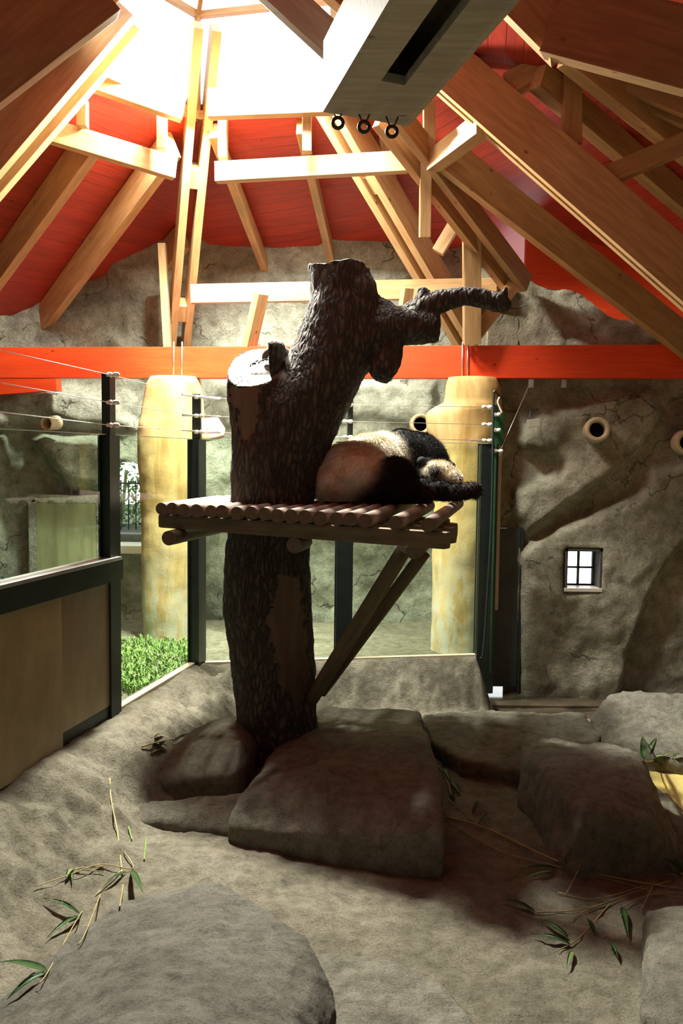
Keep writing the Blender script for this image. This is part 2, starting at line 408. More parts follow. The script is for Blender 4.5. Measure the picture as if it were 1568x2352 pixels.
def dr(p, px, py):
    d = .06*vnoise(p, .9)+.035*vnoise(p, 3)
    d += .22*sstep(-6, 26, sdist(px, py, PA))
    d += .2*sstep(-5, 18, sdist(px, py, PB))-.1
    q = noise.turbulence(Vector((p.x*2.2, 0, p.z*1.2)), 3, True); d -= .03*q
    if 1288 < px < 1382 and 1250 < py < 1365: d = .1
    return d if p.z < 3.75 else min(d, .05)
wa, wb = (2.12, 10.45), (6.4, 10.25)
ua = Vector((wb[0]-wa[0], wb[1]-wa[1])); UL = ua.length
def uz(px, py, yy=10.42):
    p = P(px, py, yy); return (p.x-wa[0]), p.z, p
u0, zt, _ = uz(1297, 1262); u1, zb, _ = uz(1372, 1350)
def rtop(x): return .0+ 5.25-.42*(x-2.1)+.06*math.sin(x*7)
rwall('wall_right', wa, wb, -.3, 5.8, dr, [(u0, u1, zb, zt)], top=lambda x: rtop(x))
# small four-light window in the right wall
yy = 10.43
wx0, wx1 = wa[0]+u0, wa[0]+u1
wt = tag(thing('window_1', None, None, (wx0, yy, zb)), kind='structure')
bm = B()
box(bm, (wx0-.02, yy-.12, zb-.03), (wx0+.012, yy+.25, zt+.02)); box(bm, (wx1-.012, yy-.12, zb-.03), (wx1+.02, yy+.25, zt+.02))
box(bm, (wx0-.02, yy-.12, zt-.012), (wx1+.02, yy+.25, zt+.02)); put('window_reveal', bm, 'plaster', wt)
bm = B(); box(bm, (wx0-.03, yy-.14, zb-.035), (wx1+.02, yy+.25, zb+.012), None, .006); put('window_sill', bm, 'porcelain', wt)
bm = B(); cx = (wx0+wx1)/2; cz = (zb+zt)/2
for (a, b, c, d) in ((wx0+.012, wx0+.035, zb, zt), (wx1-.035, wx1-.012, zb, zt), (wx0+.01, wx1-.01, zb, zb+.03), (wx0+.01, wx1-.01, zt-.03, zt), (cx-.014, cx+.014, zb, zt), (wx0+.01, wx1-.01, cz-.012, cz+.012)):
    box(bm, (a, yy+.12, c), (b, yy+.15, d))
put('window_frame', bm, 'plaster', wt)
bm = B(); box(bm, (wx0+.02, yy+.132, zb+.01), (wx1-.02, yy+.138, zt-.01)); put('window_pane', bm, 'clear', wt)
# back wall
PD = [(60, 1000), (235, 1000), (300, 1060), (240, 1130), (170, 1130), (130, 1090), (100, 1040)]
PE = [(-200, 890), (0, 905), (70, 880), (240, 900), (330, 990), (180, 985), (100, 960), (20, 990), (-200, 1000)]
PF = [(-300, 1000), (22, 1000), (22, 1500), (-300, 1500)]
PG = [(500, 880), (700, 870), (1000, 880), (1000, 1000), (860, 960), (740, 980), (560, 1000), (480, 960)]
def db(p, px, py):
    d = .1*vnoise(p, .8)+.045*vnoise(p, 2.6)
    d += .42*sstep(-10, 35, sdist(px, py, PD))+.25*sstep(-10, 25, sdist(px, py, PE))+.2*sstep(-4, 8, sdist(px, py, PF))+.15*sstep(-10, 20, sdist(px, py, PG))
    if p.z > 4.3: d += .1*sstep(0, .5, math.sin(p.x*2.1+.8)+.4*vnoise(p, 1.5))
    return d
ba = (-7.2, 12.15)
o0 = P(268, 1062, 12.15).x-ba[0]; o1 = P(352, 1062, 12.15).x-ba[0]; oz1 = P(300, 1062, 12.15).z; oz0 = P(300, 1250, 12.15).z
rwall('wall_back', ba, (2.12, 12.1), 0, 6.2, db, [(o0, o1, oz0, oz1)], 'rock_back')
bm = B(); X0 = ba[0]+o0; X1 = ba[0]+o1
box(bm, (X0-.05, 11.95, oz0-.12), (X1+.05, 12.5, oz0), None, .02); tag(put('trim_1', bm, 'porcelain'), kind='structure')
# walled-up doorway seen through the left glass
dw = thing('door_1', None, None, P(155, 1290, 12.0)); tag(dw, kind='structure')
a = P(86, 1155, 11.95); b = P(222, 1155, 11.95); zb2 = .45
bm = B(); box(bm, (a.x, 12.0, zb2), (b.x, 12.2, a.z)); bmesh.ops.translate(bm, vec=(0, -.1, 0), verts=bm.verts); put('door_leaf', bm, 'stone_door', dw)
bm = B()
for (q0, q1, r0, r1) in ((a.x-.12, a.x, zb2, a.z+.1), (b.x, b.x+.06, zb2, a.z+.1), (a.x-.12, b.x+.06, a.z, a.z+.12)):
    box(bm, (q0, 11.9, r0), (q1, 12.2, r1), None, .02)
put('door_frame', bm, 'rock_back', dw)
# side and rear shell
def plain(name, a, b, z0, z1, mat='plaster', t=.12):
    m, L = frame((*a, (z0+z1)/2), (*b, (z0+z1)/2)); bm = B(); box(bm, (-L/2, -t/2, -(z1-z0)/2), (L/2, t/2, (z1-z0)/2)); return tag(put(name, bm, mat, None, m), kind='structure')
plain('wall_left', (-7.2, -1.6), (-7.2, 12.3), -.5, 8.2)
plain('wall_rear', (-7.2, -1.6), (6.5, -1.6), -.5, 8.2)
plain('wall_east', (6.5, -1.6), (6.5, 10.4), -.5, 8.2)
plain('wall_north', (2.35, 10.97), (6.6, 10.8), 3.6, 6.2, 'red_beam')
bm = B(); box(bm, (-7.2, -1.6, -.6), (6.5, 1.45, -.1)); tag(put('trim_2', bm, 'rock_floor'), kind='structure')
bm = B(); box(bm, (-7.2, 1.4, -.2), (-4.55, 12.3, .42)); tag(put('trim_3', bm, 'rock_floor'), kind='structure')
# ---------------------------------------------------------------- roof
C = Vector((-1.25, 8.5, 0))
RL, ZL, RO, ZO = 1.6, 6.85, 7.2, 4.3
HA = [180, 108, 47, -12, -52, -105]
def hp(a, r, z): a = math.radians(a); return Vector((C.x+r*math.cos(a), C.y+r*math.sin(a), z))
ring = [hp(a, RL, ZL) for a in HA]
RO2 = [7.2, 7.2, 7.2, 8.5, 11.5, 11]
outer = [hp(a, RO2[i], ZL-(RO2[i]-RL)*[.42, .43, .3, .27, .24, .28][i]) for i, a in enumerate(HA)]
bm = B(); uvl = bm.loops.layers.uv.new('uv')
for i in range(6):
    j = (i+1) % 6
    vs = [ring[i], outer[i], outer[j], ring[j]]
    e = (outer[j]-outer[i]).normalized(); nn = (outer[j]-outer[i]).cross(ring[i]-outer[i]).normalized(); s_ = nn.cross(e)
    f = bm.faces.new([bm.verts.new(v) for v in vs])
    for l in f.loops: q = l.vert.co-outer[i]; l[uvl].uv = (q.dot(e), q.dot(s_))
tops = []
for i in range(6):      # outer weather skin
    j = (i+1) % 6; up = Vector((0, 0, .14))
    f = bm.faces.new([bm.verts.new(v+up) for v in (ring[i], ring[j], outer[j], outer[i])])
    f2 = bm.faces.new([bm.verts.new(v) for v in (ring[i], ring[j], ring[j]+up, ring[i]+up)])
tag(put('ceiling', bm, 'red_boards'), kind='structure')
def roofplane(i):
    j = (i+1) % 6; n = (outer[j]-outer[i]).cross(ring[i]-outer[i]).normalized(); return ring[i], n
def PR(px, py, i, off=0):
    p, n = roofplane(i)
    if n.z < 0: n = -n
    return PL(px, py, p-n*off, n)
def PH(px, py, hip, side=0):        # on the vertical plane of one hip
    a = math.radians(HA[hip]); n = Vector((-math.sin(a), math.cos(a), 0)); return PL(px, py, C+n*side, n)
def pair(name, label, p0, p1, w, h, gap, blocks=(), fan=0):
    root = thing(name, label, 'roof beam', p0); d = (p1-p0); n = Vector((-d.y, d.x, 0)).normalized(); s = gap/2+w/2
    for sg in (-1, 1):
        beam('plank', p0+n*s*sg*(1+fan), p1+n*s*sg, w, h, 'pine', root)
    for t in blocks:
        c = p0.lerp(p1, t); dd = d.normalized()*.12
        beam('block', c-dd, c+dd, gap, h*.8, 'pine', root)
    return root
apex = Vector((C.x, C.y, 7.75))
p1 = PH(409, 800, 1); p2 = PH(1080, 790, 2); 
pair('hip_rafter', 'double pine hip rafter rising from the left ochre column towards the skylight', p1, PH(474, 60, 1), .1, .3, .1, (.15, .6))
r2 = pair('hip_rafter', 'double pine hip rafter rising from the right ochre column towards the skylight', p2, PH(745, 210, 2), .11, .32, .1, (.22, .7))
pair('hip_rafter', 'double pine hip rafter crossing the upper left corner of the roof', PH(-230, 590, 0), PH(265, 10, 0), .12, .6, .16)
r3 = pair('hip_rafter', 'deep double pine rafter slanting down to the right edge with slotted underside', PH(1700, 745, 3), PH(985, 120, 3), .1, .42, .07, (.1, .34))
# upper chords, posts and struts of the two right-hand trusses
pair('truss_top_chord', 'double pine top chord above the right column rafter ending at the rock wall', P(1190, 655, 10.3), P(890, 262, 8.6), .09, .24, .14)
def bm1(label, p0, p1, w=.14, h=.14, name='truss_post', cat='roof beam', up=(0, 0, 1), mat='pine'): return beam(name, p0, p1, w, h, mat, None, up, label=label, cat=cat)
bm1('short upright pine post beside the pulleys between the two truss chords', P(977, 375, 9.1), P(975, 545, 9.3), .16, .12, up=(1, 0, 0))
bm1('round-edged pine king post standing over the right ochre column', P(1083, 508, 9.85), P(1083, 790, 10.2), .2, .2, up=(1, 0, 0))
bm1('small hanging pine post right of the chute end', P(985, 235, 8.8), P(985, 345, 8.9), .15, .12, up=(1, 0, 0))
bm1('diagonal pine strut leaning from the king post top down to the paired rafter', P(1060, 488, 9.75), P(1005, 580, 9.8), .12, .14, 'truss_strut')
bm1('reddish pine strut rising from the column head to the rock wall', P(1080, 785, 10.3), P(1180, 655, 10.2), .12, .16, 'truss_strut')
bm1('thin pine strut above the curved branch tip', P(1115, 560, 10.1), P(1165, 650, 10.3), .1, .1, 'truss_strut')
bm1('pine cross strut rising right from behind the paired rafter to the deep rafter', P(995, 372, 8.9), P(1110, 285, 8.0), .16, .2, 'truss_strut')
pair('truss_top_chord', 'double pine top chord running right beneath the roof in the upper right corner', PH(1620, 262, 3), PH(1120, 62, 3), .09, .26, .12)
bm1('tall upright pine post in the upper right truss', PH(1312, 150, 3), PH(1312, 335, 3), .14, .16, up=(1, 0, 0))
bm1('pale sunlit pine strut above the deep rafter', PH(1165, 200, 3), PH(1260, 148, 3), .16, .2, 'truss_strut')
bm1('pine strut rising to the right edge above the deep rafter', PH(1395, 405, 3), PH(1640, 300, 3), .13, .17, 'truss_strut')
# common rafters on the boards
def rafter(label, a, b, i, w=.12, h=.36, off=.19):
    p0 = PR(*a, i, off); p1 = PR(*b, i, off); _, n = roofplane(i)
    if n.z < 0: n = -n
    return beam('common_rafter', p0, p1, w, h, 'pine', None, n, label=label, cat='rafter')
rafter('common rafter on the red boards meeting the left edge of the roof', (-60, 700), (205, 330), 0)
rafter('common rafter on the red boards, middle one of the left roof face', (35, 820), (395, 330), 0)
rafter('common rafter low on the left roof face beside the paired hip', (195, 800), (420, 545), 0)
rafter('common rafter nearest the left paired hip on the far roof face', (626, 655), (490, 300), 1, .1, .22)
rafter('common rafter above the cut trunk on the far roof face', (772, 640), (690, 290), 1, .1, .22)
rafter('common rafter glimpsed behind the right paired hip on the far roof face', (945, 660), (880, 300), 1, .1, .22)
rafter('common rafter between the two right-hand trusses', (1700, 575), (1235, 175), 2, .14, .24, .16)
rafter('common rafter high on the right roof face', (1700, 440), (1300, 120), 2, .14, .24, .16)
a_ = P(1010, 345, 8.9); b_ = P(1640, 835, 9.9)
beam('wall_rafter', a_, b_, .12, .34, 'pine', None, label='deep brown rafter following the top of the right rock wall', cat='rafter')
beam('roof_girder', P(1278, 45, 5.7), P(1700, 150, 5.2), .14, .46, 'pine', None, label='large knotty girder in the top right corner', cat='roof beam')
beam('roof_girder', P(1130, -70, 5.9), P(1305, 105, 5.75), .14, .3, 'pine', None, label='short girder meeting the large knotty girder from above', cat='roof beam')
# ring beams
def ringb(label, p0, p1, w=.12, h=.22, name='ring_beam'): return beam(name, p0, p1, w, h, 'pine', None, label=label, cat='roof beam')
ringb('sunlit ring beam between the upper left hip and the left paired hip', P(60, 285, 9.0), P(402, 388, 9.75), .12, .24)
ringb('sunlit ring beam behind both paired hips under the skylight', P(496, 397, 9.75), P(935, 372, 9.4), .12, .22)
ringb('skylight ring beam on the left side', P(200, 170, 9.0), P(422, 248, 9.35), .12, .3)
ringb('skylight ring beam on the far side', P(480, 240, 9.35), P(765, 228, 9.1), .12, .3)
ringb('lower ring beam crossing behind the cut trunk', P(440, 676, 10.95), P(1140, 662, 10.5), .12, .24)
for (x, ya, yb, d, lab) in ((190, 195, 292, 9.15, 'short stud near the upper left hip'), (372, 255, 345, 9.5, 'short stud left of the left paired hip'), (705, 255, 350, 9.35, 'short pale stud under the far skylight ring'), (512, 262, 365, 9.5, 'short stud right of the left paired hip')):
    beam('ring_stud', P(x, ya, d), P(x, yb, d), .12, .1, 'pine', None, (1, 0, 0), label=lab, cat='post')
bm1('square strut leaning up from the red beam left of the trunk', P(570, 805, 10.8), P(600, 672, 10.5), .14, .16, 'leaning_strut', 'post')
bm1('square strut leaning behind the trunk and the forked branch', P(915, 800, 10.6), P(936, 660, 10.35), .12, .14, 'leaning_strut', 'post')
bm1('slim upright behind the left paired hip', P(385, 800, 11.2), P(372, 560, 11.2), .1, .1, 'leaning_strut', 'post')
# lantern: sill, mullions and panes
lan = thing('roof_lantern', 'bright glazed roof lantern at the top of the timber roof', 'skylight', hp(0, 0, ZL))
ZT = 8.0
for i in range(6):
    j = (i+1) % 6; a = ring[i]; b = ring[j]; ap = Vector((C.x, C.y, 8.7))
    au = Vector((a.x, a.y, ZT)); bu = Vector((b.x, b.y, ZT))
    beam('mullion', a, au, .07, .07, 'pine', lan, (1, 0, 0)); beam('sill', a, b, .1, .1, 'pine', lan); beam('glazing_bar', au, ap, .05, .08, 'pine', lan)
    beam('top_rail', au, bu, .07, .07, 'pine', lan)
    bm = B(); bm.faces.new([bm.verts.new(v) for v in (a, b, bu, au)]); bmesh.ops.solidify(bm, geom=bm.faces[:], thickness=.01); put('pane', bm, 'clear', lan)
    bm = B(); bm.faces.new([bm.verts.new(v) for v in (au, bu, ap)]); bmesh.ops.solidify(bm, geom=bm.faces[:], thickness=.01); put('pane', bm, 'clear', lan)
# ---------------------------------------------------------------- red tie beam, rods, columns
RBY = lambda x: 10.1+.1236*(4.2-x)
xa, xb = -7.1, 6.4
beam('tie_beam', (xa, RBY(xa), 4.07), (xb, RBY(xb), 4.07), .18, .4, 'red_beam', None, label='long orange-red painted tie beam running across the whole room', cat='beam')
q0 = P(-80, 895, 11.9); q1 = P(135, 880, 11.6)
beam('tie_beam', q0, q1, .14, .22, 'red_beam', None, label='short red beam end below the long tie beam at the left edge', cat='beam')
for (xs, lab) in (((399, 418), 'left'), ((1062, 1074), 'right')):
    for k, x in enumerate(xs):
        t = P(x, 785, RBY(P(x, 800, 10.7).x)-.11); b = P(x-1, 870, RBY(P(x, 800, 10.7).x)-.11)
        bm = B(); tube(bm, [t, b], .009, 8); o = put('threaded_rod', bm, 'zinc', None, None, True)
        tag(o, '%s steel rod fixing the red beam over the %s column' % (('left-hand', 'right-hand')[k], lab), 'rod')
def column(name, label, cy, prof, squash=.85, shelf=None):
    # prof: list of (py, left px, right px)
    prof = sorted(prof); bm = B(); seg = 48; rings = []; n = 70
    zc = []
    for i in range(n+1):
        py = prof[0][0]+(prof[-1][0]-prof[0][0])*i/n
        for k in range(len(prof)-1):
            if prof[k][0] <= py <= prof[k+1][0]+.01:
                t = (py-prof[k][0])/(prof[k+1][0]-prof[k][0])
                l = prof[k][1]+(prof[k+1][1]-prof[k][1])*t; r = prof[k][2]+(prof[k+1][2]-prof[k][2])*t; break
        a = P(l, py, cy); b = P(r, py, cy); zc.append(((a.x+b.x)/2, (a.z+b.z)/2, (b.x-a.x)/2))
    z00 = zc[-1][1]
    bx = zc[-1][0]
    for (x, z, r) in zc:
        ring_ = []
        for k in range(seg):
            th = 2*PI*k/seg; v = Vector((x+r*math.cos(th), cy+min(r, .42)*squash*math.sin(th), z))
            nr = 1+.05*vnoise(v, 1.6)+.015*vnoise(v, 7); v = Vector((x+(v.x-x)*nr, cy+(v.y-cy)*nr, z)); ring_.append(bm.verts.new(v-Vector((bx, cy, z00))))
        rings.append(ring_)
    for i in range(n):
        for k in range(seg):
            f = bm.faces.new((rings[i+1][k], rings[i+1][(k+1) % seg], rings[i][(k+1) % seg], rings[i][k])); f.smooth = True
    f = bm.faces.new(rings[0]); bm.faces.new(rings[-1][::-1])
    return tag(put(name, bm, 'ochre', None, Matrix.Translation((bx, cy, z00))), label, 'column')
column('ochre_column', 'ochre plastered column behind the left glass, broadest just below its top', 10.85, [(866, 345, 455), (880, 336, 462), (985, 318, 468), (1060, 318, 466), (1180, 324, 462), (1400, 330, 462), (1520, 331, 462)])
column('ochre_column', 'ochre plastered column behind the right glass with a bulging ledge near its head', 10.4, [(868, 1028, 1140), (890, 1022, 1150), (925, 1020, 1150), (941, 985, 1150), (957, 974, 1150), (990, 980, 1150), (1040, 1000, 1150), (1120, 998, 1146), (1300, 993, 1138), (1540, 985, 1130)], .9)
# broken bracket stone beside left column
rock('rock_corbel', [P(x, y, d) for (x, y) in ((462, 962), (500, 958), (517, 985), (515, 1005), (465, 1015)) for d in (10.6, 10.95)], 'small ochre stone corbel beside the left column', .025, 3, .02, .01, 'ochre', 'corbel')
# ---------------------------------------------------------------- vents, lamp, wire
def vent(label, px, py, yy, R, r, tilt=(0, -1, 0), slant=False):
    c = P(px, py, yy); root = thing('vent_pipe', label, 'vent', c)
    t = Vector(tilt).normalized(); bm = B(); n = t.orthogonal().normalized(); b2 = t.cross(n); seg = 32; prof = [(R, .18), (R, -.02), (R*.94, -.06), (r*1.12, -.06), (r, -.03), (r, .16)]
    rs = []
    for (rr, dz) in prof:
        rs.append([bm.verts.new(c-t*dz+(n*math.cos(2*PI*k/seg)+b2*math.sin(2*PI*k/seg))*rr) for k in range(seg)])
    for i in range(len(rs)-1):
        for k in range(seg): f = bm.faces.new((rs[i][k], rs[i][(k+1) % seg], rs[i+1][(k+1) % seg], rs[i+1][k])); f.smooth = True
    put('pipe_collar', bm, 'vent', root)
    bm = B(); bm.faces.new([bm.verts.new(v.co) if False else bm.verts.new(c-t*.12+(n*math.cos(2*PI*k/seg)+b2*math.sin(2*PI*k/seg))*r*1.01) for k in range(seg)]); bmesh.ops.solidify(bm, geom=bm.faces[:], thickness=.01)
    put('dark_bore', bm, 'black', root)
vent('round beige vent pipe with black bore in the upper right rock wall', 1371, 987, 10.18, .155, .092, (-.15, -1, .05))
vent('round vent pipe cut off by the right edge of the rock wall', 1578, 1016, 10.15, .155, .092, (-.15, -1, 0))
vent('round vent pipe peeping out behind the right ochre column', 966, 974, 11.85, .15, .1)
vent('round vent pipe at the left of the rear rock wall', 112, 972, 11.65, .1, .075, (-.35, -1, -.1))
lp = thing('wall_lamp', 'small flat floodlight on the right rock wall', 'lamp', P(1225, 972, 10.2))
c = P(1225, 972, 10.15); bm = B(); box(bm, (-.075, -.03, -.05), (.075, .03, .05), Matrix.Translation(c) @ Matrix.Rotation(-.12, 4, 'Y'), .008); put('housing', bm, 'lamp_box', lp)
bm = B(); tube(bm, [P(1215, 962, 10.2), P(1218, 945, 10.25), P(1235, 940, 10.4)], .008, 8); put('bracket', bm, 'iron', lp)
for (x, y, lab) in ((1219, 878, 'small metal cable clip under the red beam holding the slanting wire'), (1294, 878, 'small metal clip under the red beam near the right wall')):
    c = P(x, y+3, 10.25); bm = B(); box(bm, c-Vector((.03, .02, .05)), c+Vector((.03, .02, .05)), None, .006); tag(put('cable_clip', bm, 'zinc'), lab, 'clip')
# ---------------------------------------------------------------- glass fences
def prism(name, x, y, z0, z1, ang, w, d, mat, parent, lips=True):
    m = Matrix.Translation((x, y, z0)) @ Matrix.Rotation(ang, 4, 'Z'); bm = B()
    box(bm, (-w/2, -d/2, 0), (w/2, d/2, z1-z0), None, .004)
    if lips:
        for s in (-1, 1): box(bm, (-w*.5-.035, s*d*.5-.008, 0), (w*.5+.035, s*d*.5+.008, z1-z0))
    return put(name, bm, mat, parent, m)
def insulator(c, dirv, parent):
    d = Vector(dirv).normalized(); bm = B(); c = Vector(c)
    tube(bm, [c-d*.06, c-d*.05, c-d*.012, c-d*.01, c+d*.01, c+d*.012, c+d*.05, c+d*.06], [.012, .022, .022, .014, .014, .022, .022, .012], 14)
    return put('insulator', bm, 'porcelain', parent, None, True)
def wirepart(pts, parent, r=.0035, mat='wire'):
    bm = B(); tube(bm, pts, r, 6); return put('wire', bm, mat, parent, None, True)
angL = math.atan2(1, .235)
fl = thing('glass_fence', 'left glass barrier of dark posts with brown lower panels and tension wires', 'fence', (LX(7.3), 7.3, BASE))
yp = [P(258, 1300, 7.3).y]
# posts of left run
PO = [(LX(7.3), 7.3, 'a')]
prism('post', LX(7.3), 7.3, BASE-.1, GTOP, angL, .11, .1, 'dark_steel', fl)
prism('post_extension', LX(7.3), 7.3, GTOP, P(257, 858, 7.3).z, angL, .1, .08, 'dark_steel', fl, False)
prism('post', LX(4.3), 4.3, BASE-.1, GTOP, angL, .11, .1, 'dark_steel', fl)
# corner post
cxp, cyp = -1.6, 9.12
prism('post', cxp, cyp, BASE-.1, GTOP, angL, .13, .12, 'dark_steel', fl)
prism('post_extension', cxp, cyp, GTOP, P(455, 905, 9.1).z, 0, .09, .08, 'dark_steel', fl, False)
def strip(name, ya, yb, z0, z1, t, mat, off=0, xoff=0):
    a = (LX(ya)+xoff, ya, (z0+z1)/2); b = (LX(yb)+xoff, yb, (z0+z1)/2); m, L = frame(a, b); bm = B()
    box(bm, (-L/2, -t/2, -(z1-z0)/2), (L/2, t/2, (z1-z0)/2), None, .003 if t > .02 else 0); return put(name, bm, mat, fl, m)
zt2 = P(262, 1280, 7.2).z; zt3 = P(262, 1335, 7.2).z
strip('glass_pane', 3.2, 7.24, zt2, GTOP, .016, 'glass'); strip('glass_edge', 3.2, 7.24, GTOP, GTOP+.008, .018, 'glass_edge')
strip('glass_pane', 7.37, 9.05, BASE+.03, GTOP, .016, 'glass'); strip('glass_edge', 7.37, 9.05, GTOP, GTOP+.008, .018, 'glass_edge')
strip('transom', 3.0, 7.35, zt3, zt2-.03, .1, 'dark_steel', 0, .05)
strip('transom_lip', 3.0, 7.33, zt2-.035, zt2-.005, .16, 'zinc', 0, .02)
strip('bottom_rail', 3.0, 7.3, BASE-.12, BASE+.1, .07, 'dark_steel')
strip('lower_panel', 6.42, 7.26, BASE+.09, zt3+.02, .03, 'brown_panel', 0, .02)
strip('lower_panel', 4.6, 6.42, BASE-.02, zt3+.02, .03, 'brown_panel', 0, .06)
strip('base_strip', 7.37, 9.05, BASE-.06, BASE+.03, .08, 'cream')
for (ya, yb, yc, i) in ((803, 862, 910, 0), (878, 925, 955, 1), (946, 977, 990, 2), (985, 997, 1012, 3)):
    a = P(-60, ya-14+i*3, 5.6); b = P(255, yb, 7.3); c = P(452, yc, 9.1); a.x = LX(5.6)-.05
    if i < 3:
        wirepart([a, b+Vector((0, -.06, 0)), c], fl); insulator(b+Vector((.03, -.05, 0)), (1, -.2, 0), fl)
        bm = B(); tube(bm, [c+Vector((-.12, -.2, 0)), c], .011, 8, True, .5); put('turnbuckle', bm, 'zinc', fl)
ff = thing('glass_fence', 'far glass barrier across the room behind the tree platform', 'fence', (0, FY(0), BASE))
def fpt(px): # along far run
    r = ray(px, 1400); t = (FY(0))/(r.y-.16*r.x); return Vector((r.x*t, r.y*t, 0))
angF = math.atan(.16)
mid = fpt(788); rp = fpt(1112)
prism('post', mid.x, mid.y, BASE-.05, GTOP, angF, .12, .12, 'dark_steel', ff)
prism('post_extension', mid.x+.05, mid.y, GTOP, P(798, 920, mid.y).z, angF, .06, .06, 'dark_steel', ff, False)
prism('post', rp.x, rp.y, BASE-.45, GTOP, angF, .14, .12, 'dark_steel', ff)
prism('post_flange', rp.x-.09, rp.y-.02, BASE-.05, GTOP-.02, angF, .03, .05, 'dark_steel', ff, False)
prism('post_extension', rp.x+.06, rp.y-.02, GTOP-.05, P(1122, 930, rp.y).z, angF, .07, .05, 'dark_steel', ff, False)
prism('mounting_plate', rp.x+.11, rp.y-.04, GTOP-.02, P(1140, 950, rp.y).z, angF, .13, .012, 'green_steel', ff, False)
prism('post_edge', rp.x+.075, rp.y-.05, BASE-.2, GTOP, angF, .022, .03, 'green_steel', ff, False)
def fstrip(name, a, b, z0, z1, t, mat):
    m, L = frame((a.x, a.y, (z0+z1)/2), (b.x, b.y, (z0+z1)/2)); bm = B(); box(bm, (-L/2, -t/2, -(z1-z0)/2), (L/2, t/2, (z1-z0)/2)); return put(name, bm, mat, ff, m)
c0 = Vector((cxp+.09, cyp+.02, 0))
for (a, b) in ((c0, mid), (mid, rp)):
    fstrip('glass_pane', a, b, BASE, GTOP, .016, 'glass'); fstrip('glass_edge', a, b, GTOP, GTOP+.008, .018, 'glass_edge')
fstrip('base_strip', c0, rp, BASE-.04, BASE+.015, .07, 'cream')
for i, (ya, yb, yc) in enumerate(((912, 930, 935), (955, 968, 975), (992, 1004, 1012))):
    a = P(457, ya, cyp-.05); b = P(798, yb, mid.y-.05); c = P(1118, yc, rp.y-.08)
    wirepart([a, b, c], ff, .003); insulator(b, (1, -.1, 0), ff); insulator(c, (1, -.1, 0), ff); insulator(a, (1, -.3, 0), ff)
    bm = B(); tube(bm, [a, a+(b-a)*.14], .011, 8, True, .5); put('turnbuckle', bm, 'zinc', ff)
bm = B(); c = P(1118, 1012, rp.y-.08); tube(bm, [c, c+Vector((-.2, -.03, .0))], .009, 8); put('turnbuckle', bm, 'zinc', ff)
for y in (952, 988): insulator(P(1142, y, rp.y-.1), (.3, -1, 0), ff)
insulator(P(1143, 1036, rp.y-.1), (1, -.1, 0), ff)
d_ = rp.y-.12
bm = B(); tube(bm, spline([P(1102, 1512, d_), P(1111, 1480, d_), P(1128, 1200, d_), P(1133, 930, d_), P(1136, 900, d_), P(1142, 905, d_+.1), P(1165, 928, 10.0)]), .014, 8); put('conduit', bm, 'dark_steel', ff, None, True)
bm = B(); tube(bm, spline([P(1147, 912, d_), P(1143, 925, d_), P(1153, 949, d_)]), .011, 8); put('cable_sleeve', bm, 'porcelain', ff, None, True)
wirepart([P(1148, 1036, d_), P(1216, 882, 10.2)], ff, .003)
# cream panel and dark sliding door to the right of the fence
bm = B(); a = P(1139, 1038, rp.y+.1); b = P(1153, 1038, rp.y+.1); z0_ = P(1145, 1400, rp.y+.1).z
box(bm, (a.x-.02, rp.y+.06, z0_), (b.x-.01, rp.y+.1, a.z), None, .004); tag(put('edge_board', bm, 'cream'), 'tall cream board standing right of the green fence post', 'board')
dr_ = thing('sliding_door', 'tall dark sliding door at the left end of the right rock wall', 'door', P(1172, 1590, 10.3))
a = P(1130, 1212, 10.6); b = P(1196, 1212, 10.6); zl = P(1172, 1577, 10.5).z
bm = B(); box(bm, (a.x-.1, 10.5, zl), (b.x+.03, 10.56, a.z), None, .004); put('door_leaf', bm, 'door_grey', dr_)
bm = B(); box(bm, (b.x-.03, 10.44, zl-.2), (b.x, 10.52, a.z+.02)); put('guide_rail', bm, 'dark_steel', dr_)
# return wall above and beside the door
bm = B(); box(bm, (a.x-.12, 10.56, a.z), (2.2, 10.7, 5.1)); box(bm, (1.75, 10.72, -.3), (1.95, 12.3, 5.3)); tag(put('wall_return', bm, 'rock_wall'), kind='structure')
bm = B(); box(bm, (1.6, 9.95, -.35), (3.2, 13, -.14)); tag(put('trim_4', bm, 'wet'), kind='structure')
# ---------------------------------------------------------------- tree
def remeshed(bm, voxel, smooth, name):
    me = bpy.data.meshes.new(name); bm.to_mesh(me); bm.free(); o = bpy.data.objects.new(name, me); col.objects.link(o)
    m = o.modifiers.new('r', 'REMESH'); m.mode = 'VOXEL'; m.voxel_size = voxel
    if smooth: m = o.modifiers.new('s', 'SMOOTH'); m.iterations = smooth; m.factor = .5
    dg = bpy.context.evaluated_depsgraph_get(); dg.update()
    me2 = bpy.data.meshes.new_from_object(o.evaluated_get(dg)); bpy.data.objects.remove(o); return me2
TD = 7.8
def limb(bm, prof, d0, d1, ext=0, seg=28, n=5):
    pts = []; rad = []
    for i, (px, py, w) in enumerate(prof):
        d = d0+(d1-d0)*i/(len(prof)-1); pts.append(P(px, py, d)); rad.append(w/2/F*d)
    tube(bm, spline(pts, n), lerps(rad, n), seg)
bm = B()
limb(bm, [(640, 1830, 184), (637, 1770, 183), (636, 1650, 183), (630, 1550, 190), (619, 1450, 198), (613, 1330, 200), (617, 1230, 188), (626, 1140, 190), (640, 1040, 205), (678, 950, 208), (733, 870, 178), (770, 790, 172), (790, 700, 158), (780, 640, 140), (778, 596, 134)], TD, TD)
limb(bm, [(625, 1120, 170), (608, 1020, 150), (596, 930, 138), (590, 862, 130), (586, 790, 128)], TD-.02, TD-.14)
limb(bm, [(780, 820, 150), (840, 775, 120), (900, 750, 95), (960, 752, 78), (1005, 752, 60)], TD, TD-.15)
